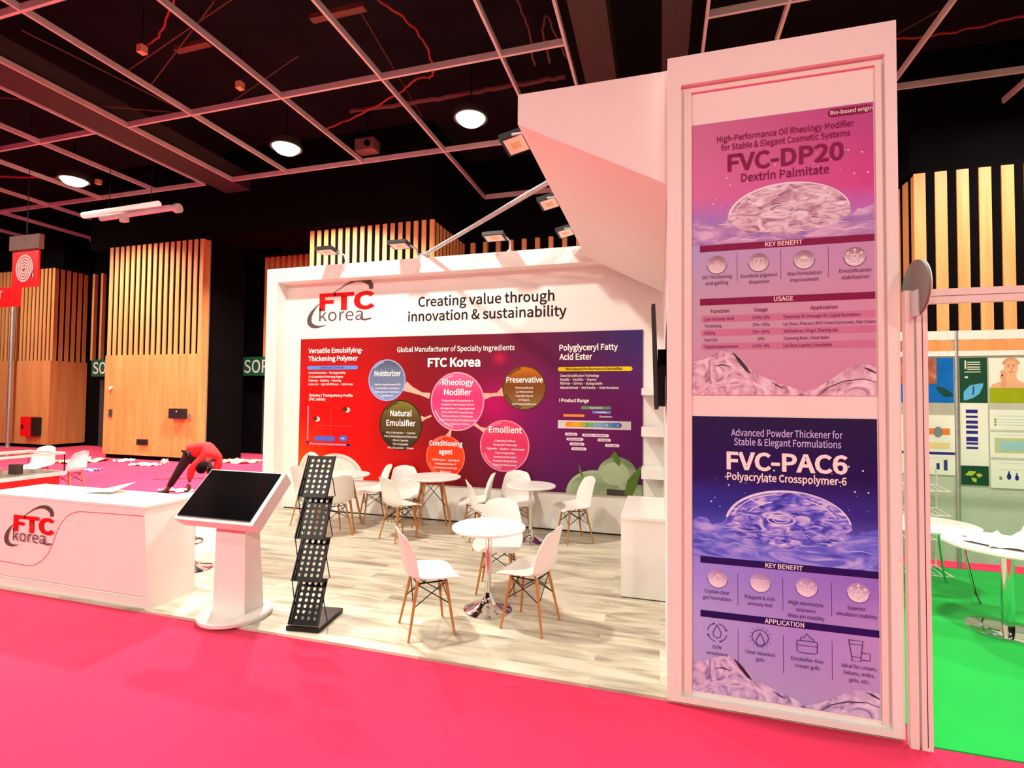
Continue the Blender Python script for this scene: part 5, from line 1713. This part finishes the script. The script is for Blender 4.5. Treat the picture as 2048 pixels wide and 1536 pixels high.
MB().oval(3.70, 1.03, .02, .035, y, 14).quad(3.693, 3.707, 1.05, 1.09, y).oval(3.77, 1.02, .018, .03, y, 14).quad(3.764, 3.776, 1.04, 1.075, y).flat('bottle_picture', M['navy'], P3)

# wire display stand, tables and cloth in the right booth
t = thing('wire_stand', 'white wire display stand behind the oval table in the right booth', 'display stand', (2.7, 6.5, -.02))
b = MB()
for x in (2.56, 2.97):
    b.tube([(x, 6.86, -.02), (x, 6.81, 1.05), (x - .02, 6.79, 1.10), (x - .06, 6.79, 1.12)], .008, 6)
    b.rod((x, 6.86, .0), (x, 6.50, .0), .008, n=6)
b.obj('frame', M['alu'], t, 40)
for z in (.02, .40, .66, .92):
    b = MB()
    b.rod((2.56, 6.83, z), (2.97, 6.83, z), .006, n=6).rod((2.56, 6.53, z - .03), (2.97, 6.53, z - .03), .006, n=6).rod((2.56, 6.83, z), (2.56, 6.53, z - .03), .006, n=6).rod((2.97, 6.83, z), (2.97, 6.53, z - .03), .006, n=6)
    for i in range(1, 6):
        b.rod((2.56 + .068 * i, 6.83, z), (2.56 + .068 * i, 6.53, z - .03), .004, n=6)
    b.obj('wire_shelf', M['alu'], t, 40)
t = thing('oval_table', 'white oval table on thin chrome legs in the right booth, farther one', 'table', (2.47, 6.04, -.02))
MB().lathe([(0, .637), (.39, .637), (.40, .645), (.40, .658), (.39, .665), (0, .665)], 56).obj('tabletop', M['white_gloss'], t, 35, world=False)
t.children[0].scale = (1.25, 1.0, 1)
for sx, sy in ((1, 1), (1, -1), (-1, 1), (-1, -1)):
    MB().tube([(sx * .26, sy * .22, .637), (sx * .28, sy * .235, .42), (sx * .33, sy * .27, .1), (sx * .36, sy * .29, .011)], .011, 8).obj('leg', M['chrome'], t, 40, world=False)
t = thing('pedestal_table', 'round white chrome pedestal table with a cloth on it, right booth', 'table', (2.73, 5.17, -.02))
MB().lathe([(0, .672), (.41, .672), (.42, .684), (.415, .70), (0, .70)], 64).obj('tabletop', M['white_gloss'], t, 35, world=False)
MB().rod((0, 0, .012), (0, 0, .672), .042, n=28).rod((0, 0, .65), (0, 0, .672), .12, n=24).obj('pedestal', M['chrome'], t, 40, world=False)
MB().lathe([(0, 0), (.27, 0), (.275, .006), (.265, .012), (.06, .02), (0, .02)], 56).obj('base', M['chrome'], t, 50, world=False)
r_ = random.Random(11)
hh = [[r_.random() for _ in range(13)] for _ in range(13)]


def clf(u, v):
    i, j = round(u * 12), round(v * 12)
    a = u - .5
    b_ = v - .5
    edge = min(1.0, 4.0 * min(u, 1 - u, v, 1 - v) + .12)
    return (2.80 + .62 * a + .05 * math.sin(9 * v), 5.17 + .42 * b_ + .04 * math.sin(11 * u), .686 + (.012 + .17 * hh[i][j] * (0.5 + .5 * math.sin(7 * u + 3 * v))) * edge)


tag(MB().grid(clf, 12, 12).solidify(.004).obj('white_cloth', mat('white_cloth', (244, 242, 240), 0.85, var=.02), None, 50), 'crumpled white cloth lying on the round table in the right booth', 'cloth')

for o in COL.objects:
    if o.type == 'EMPTY':
        o.empty_display_size = 0.1
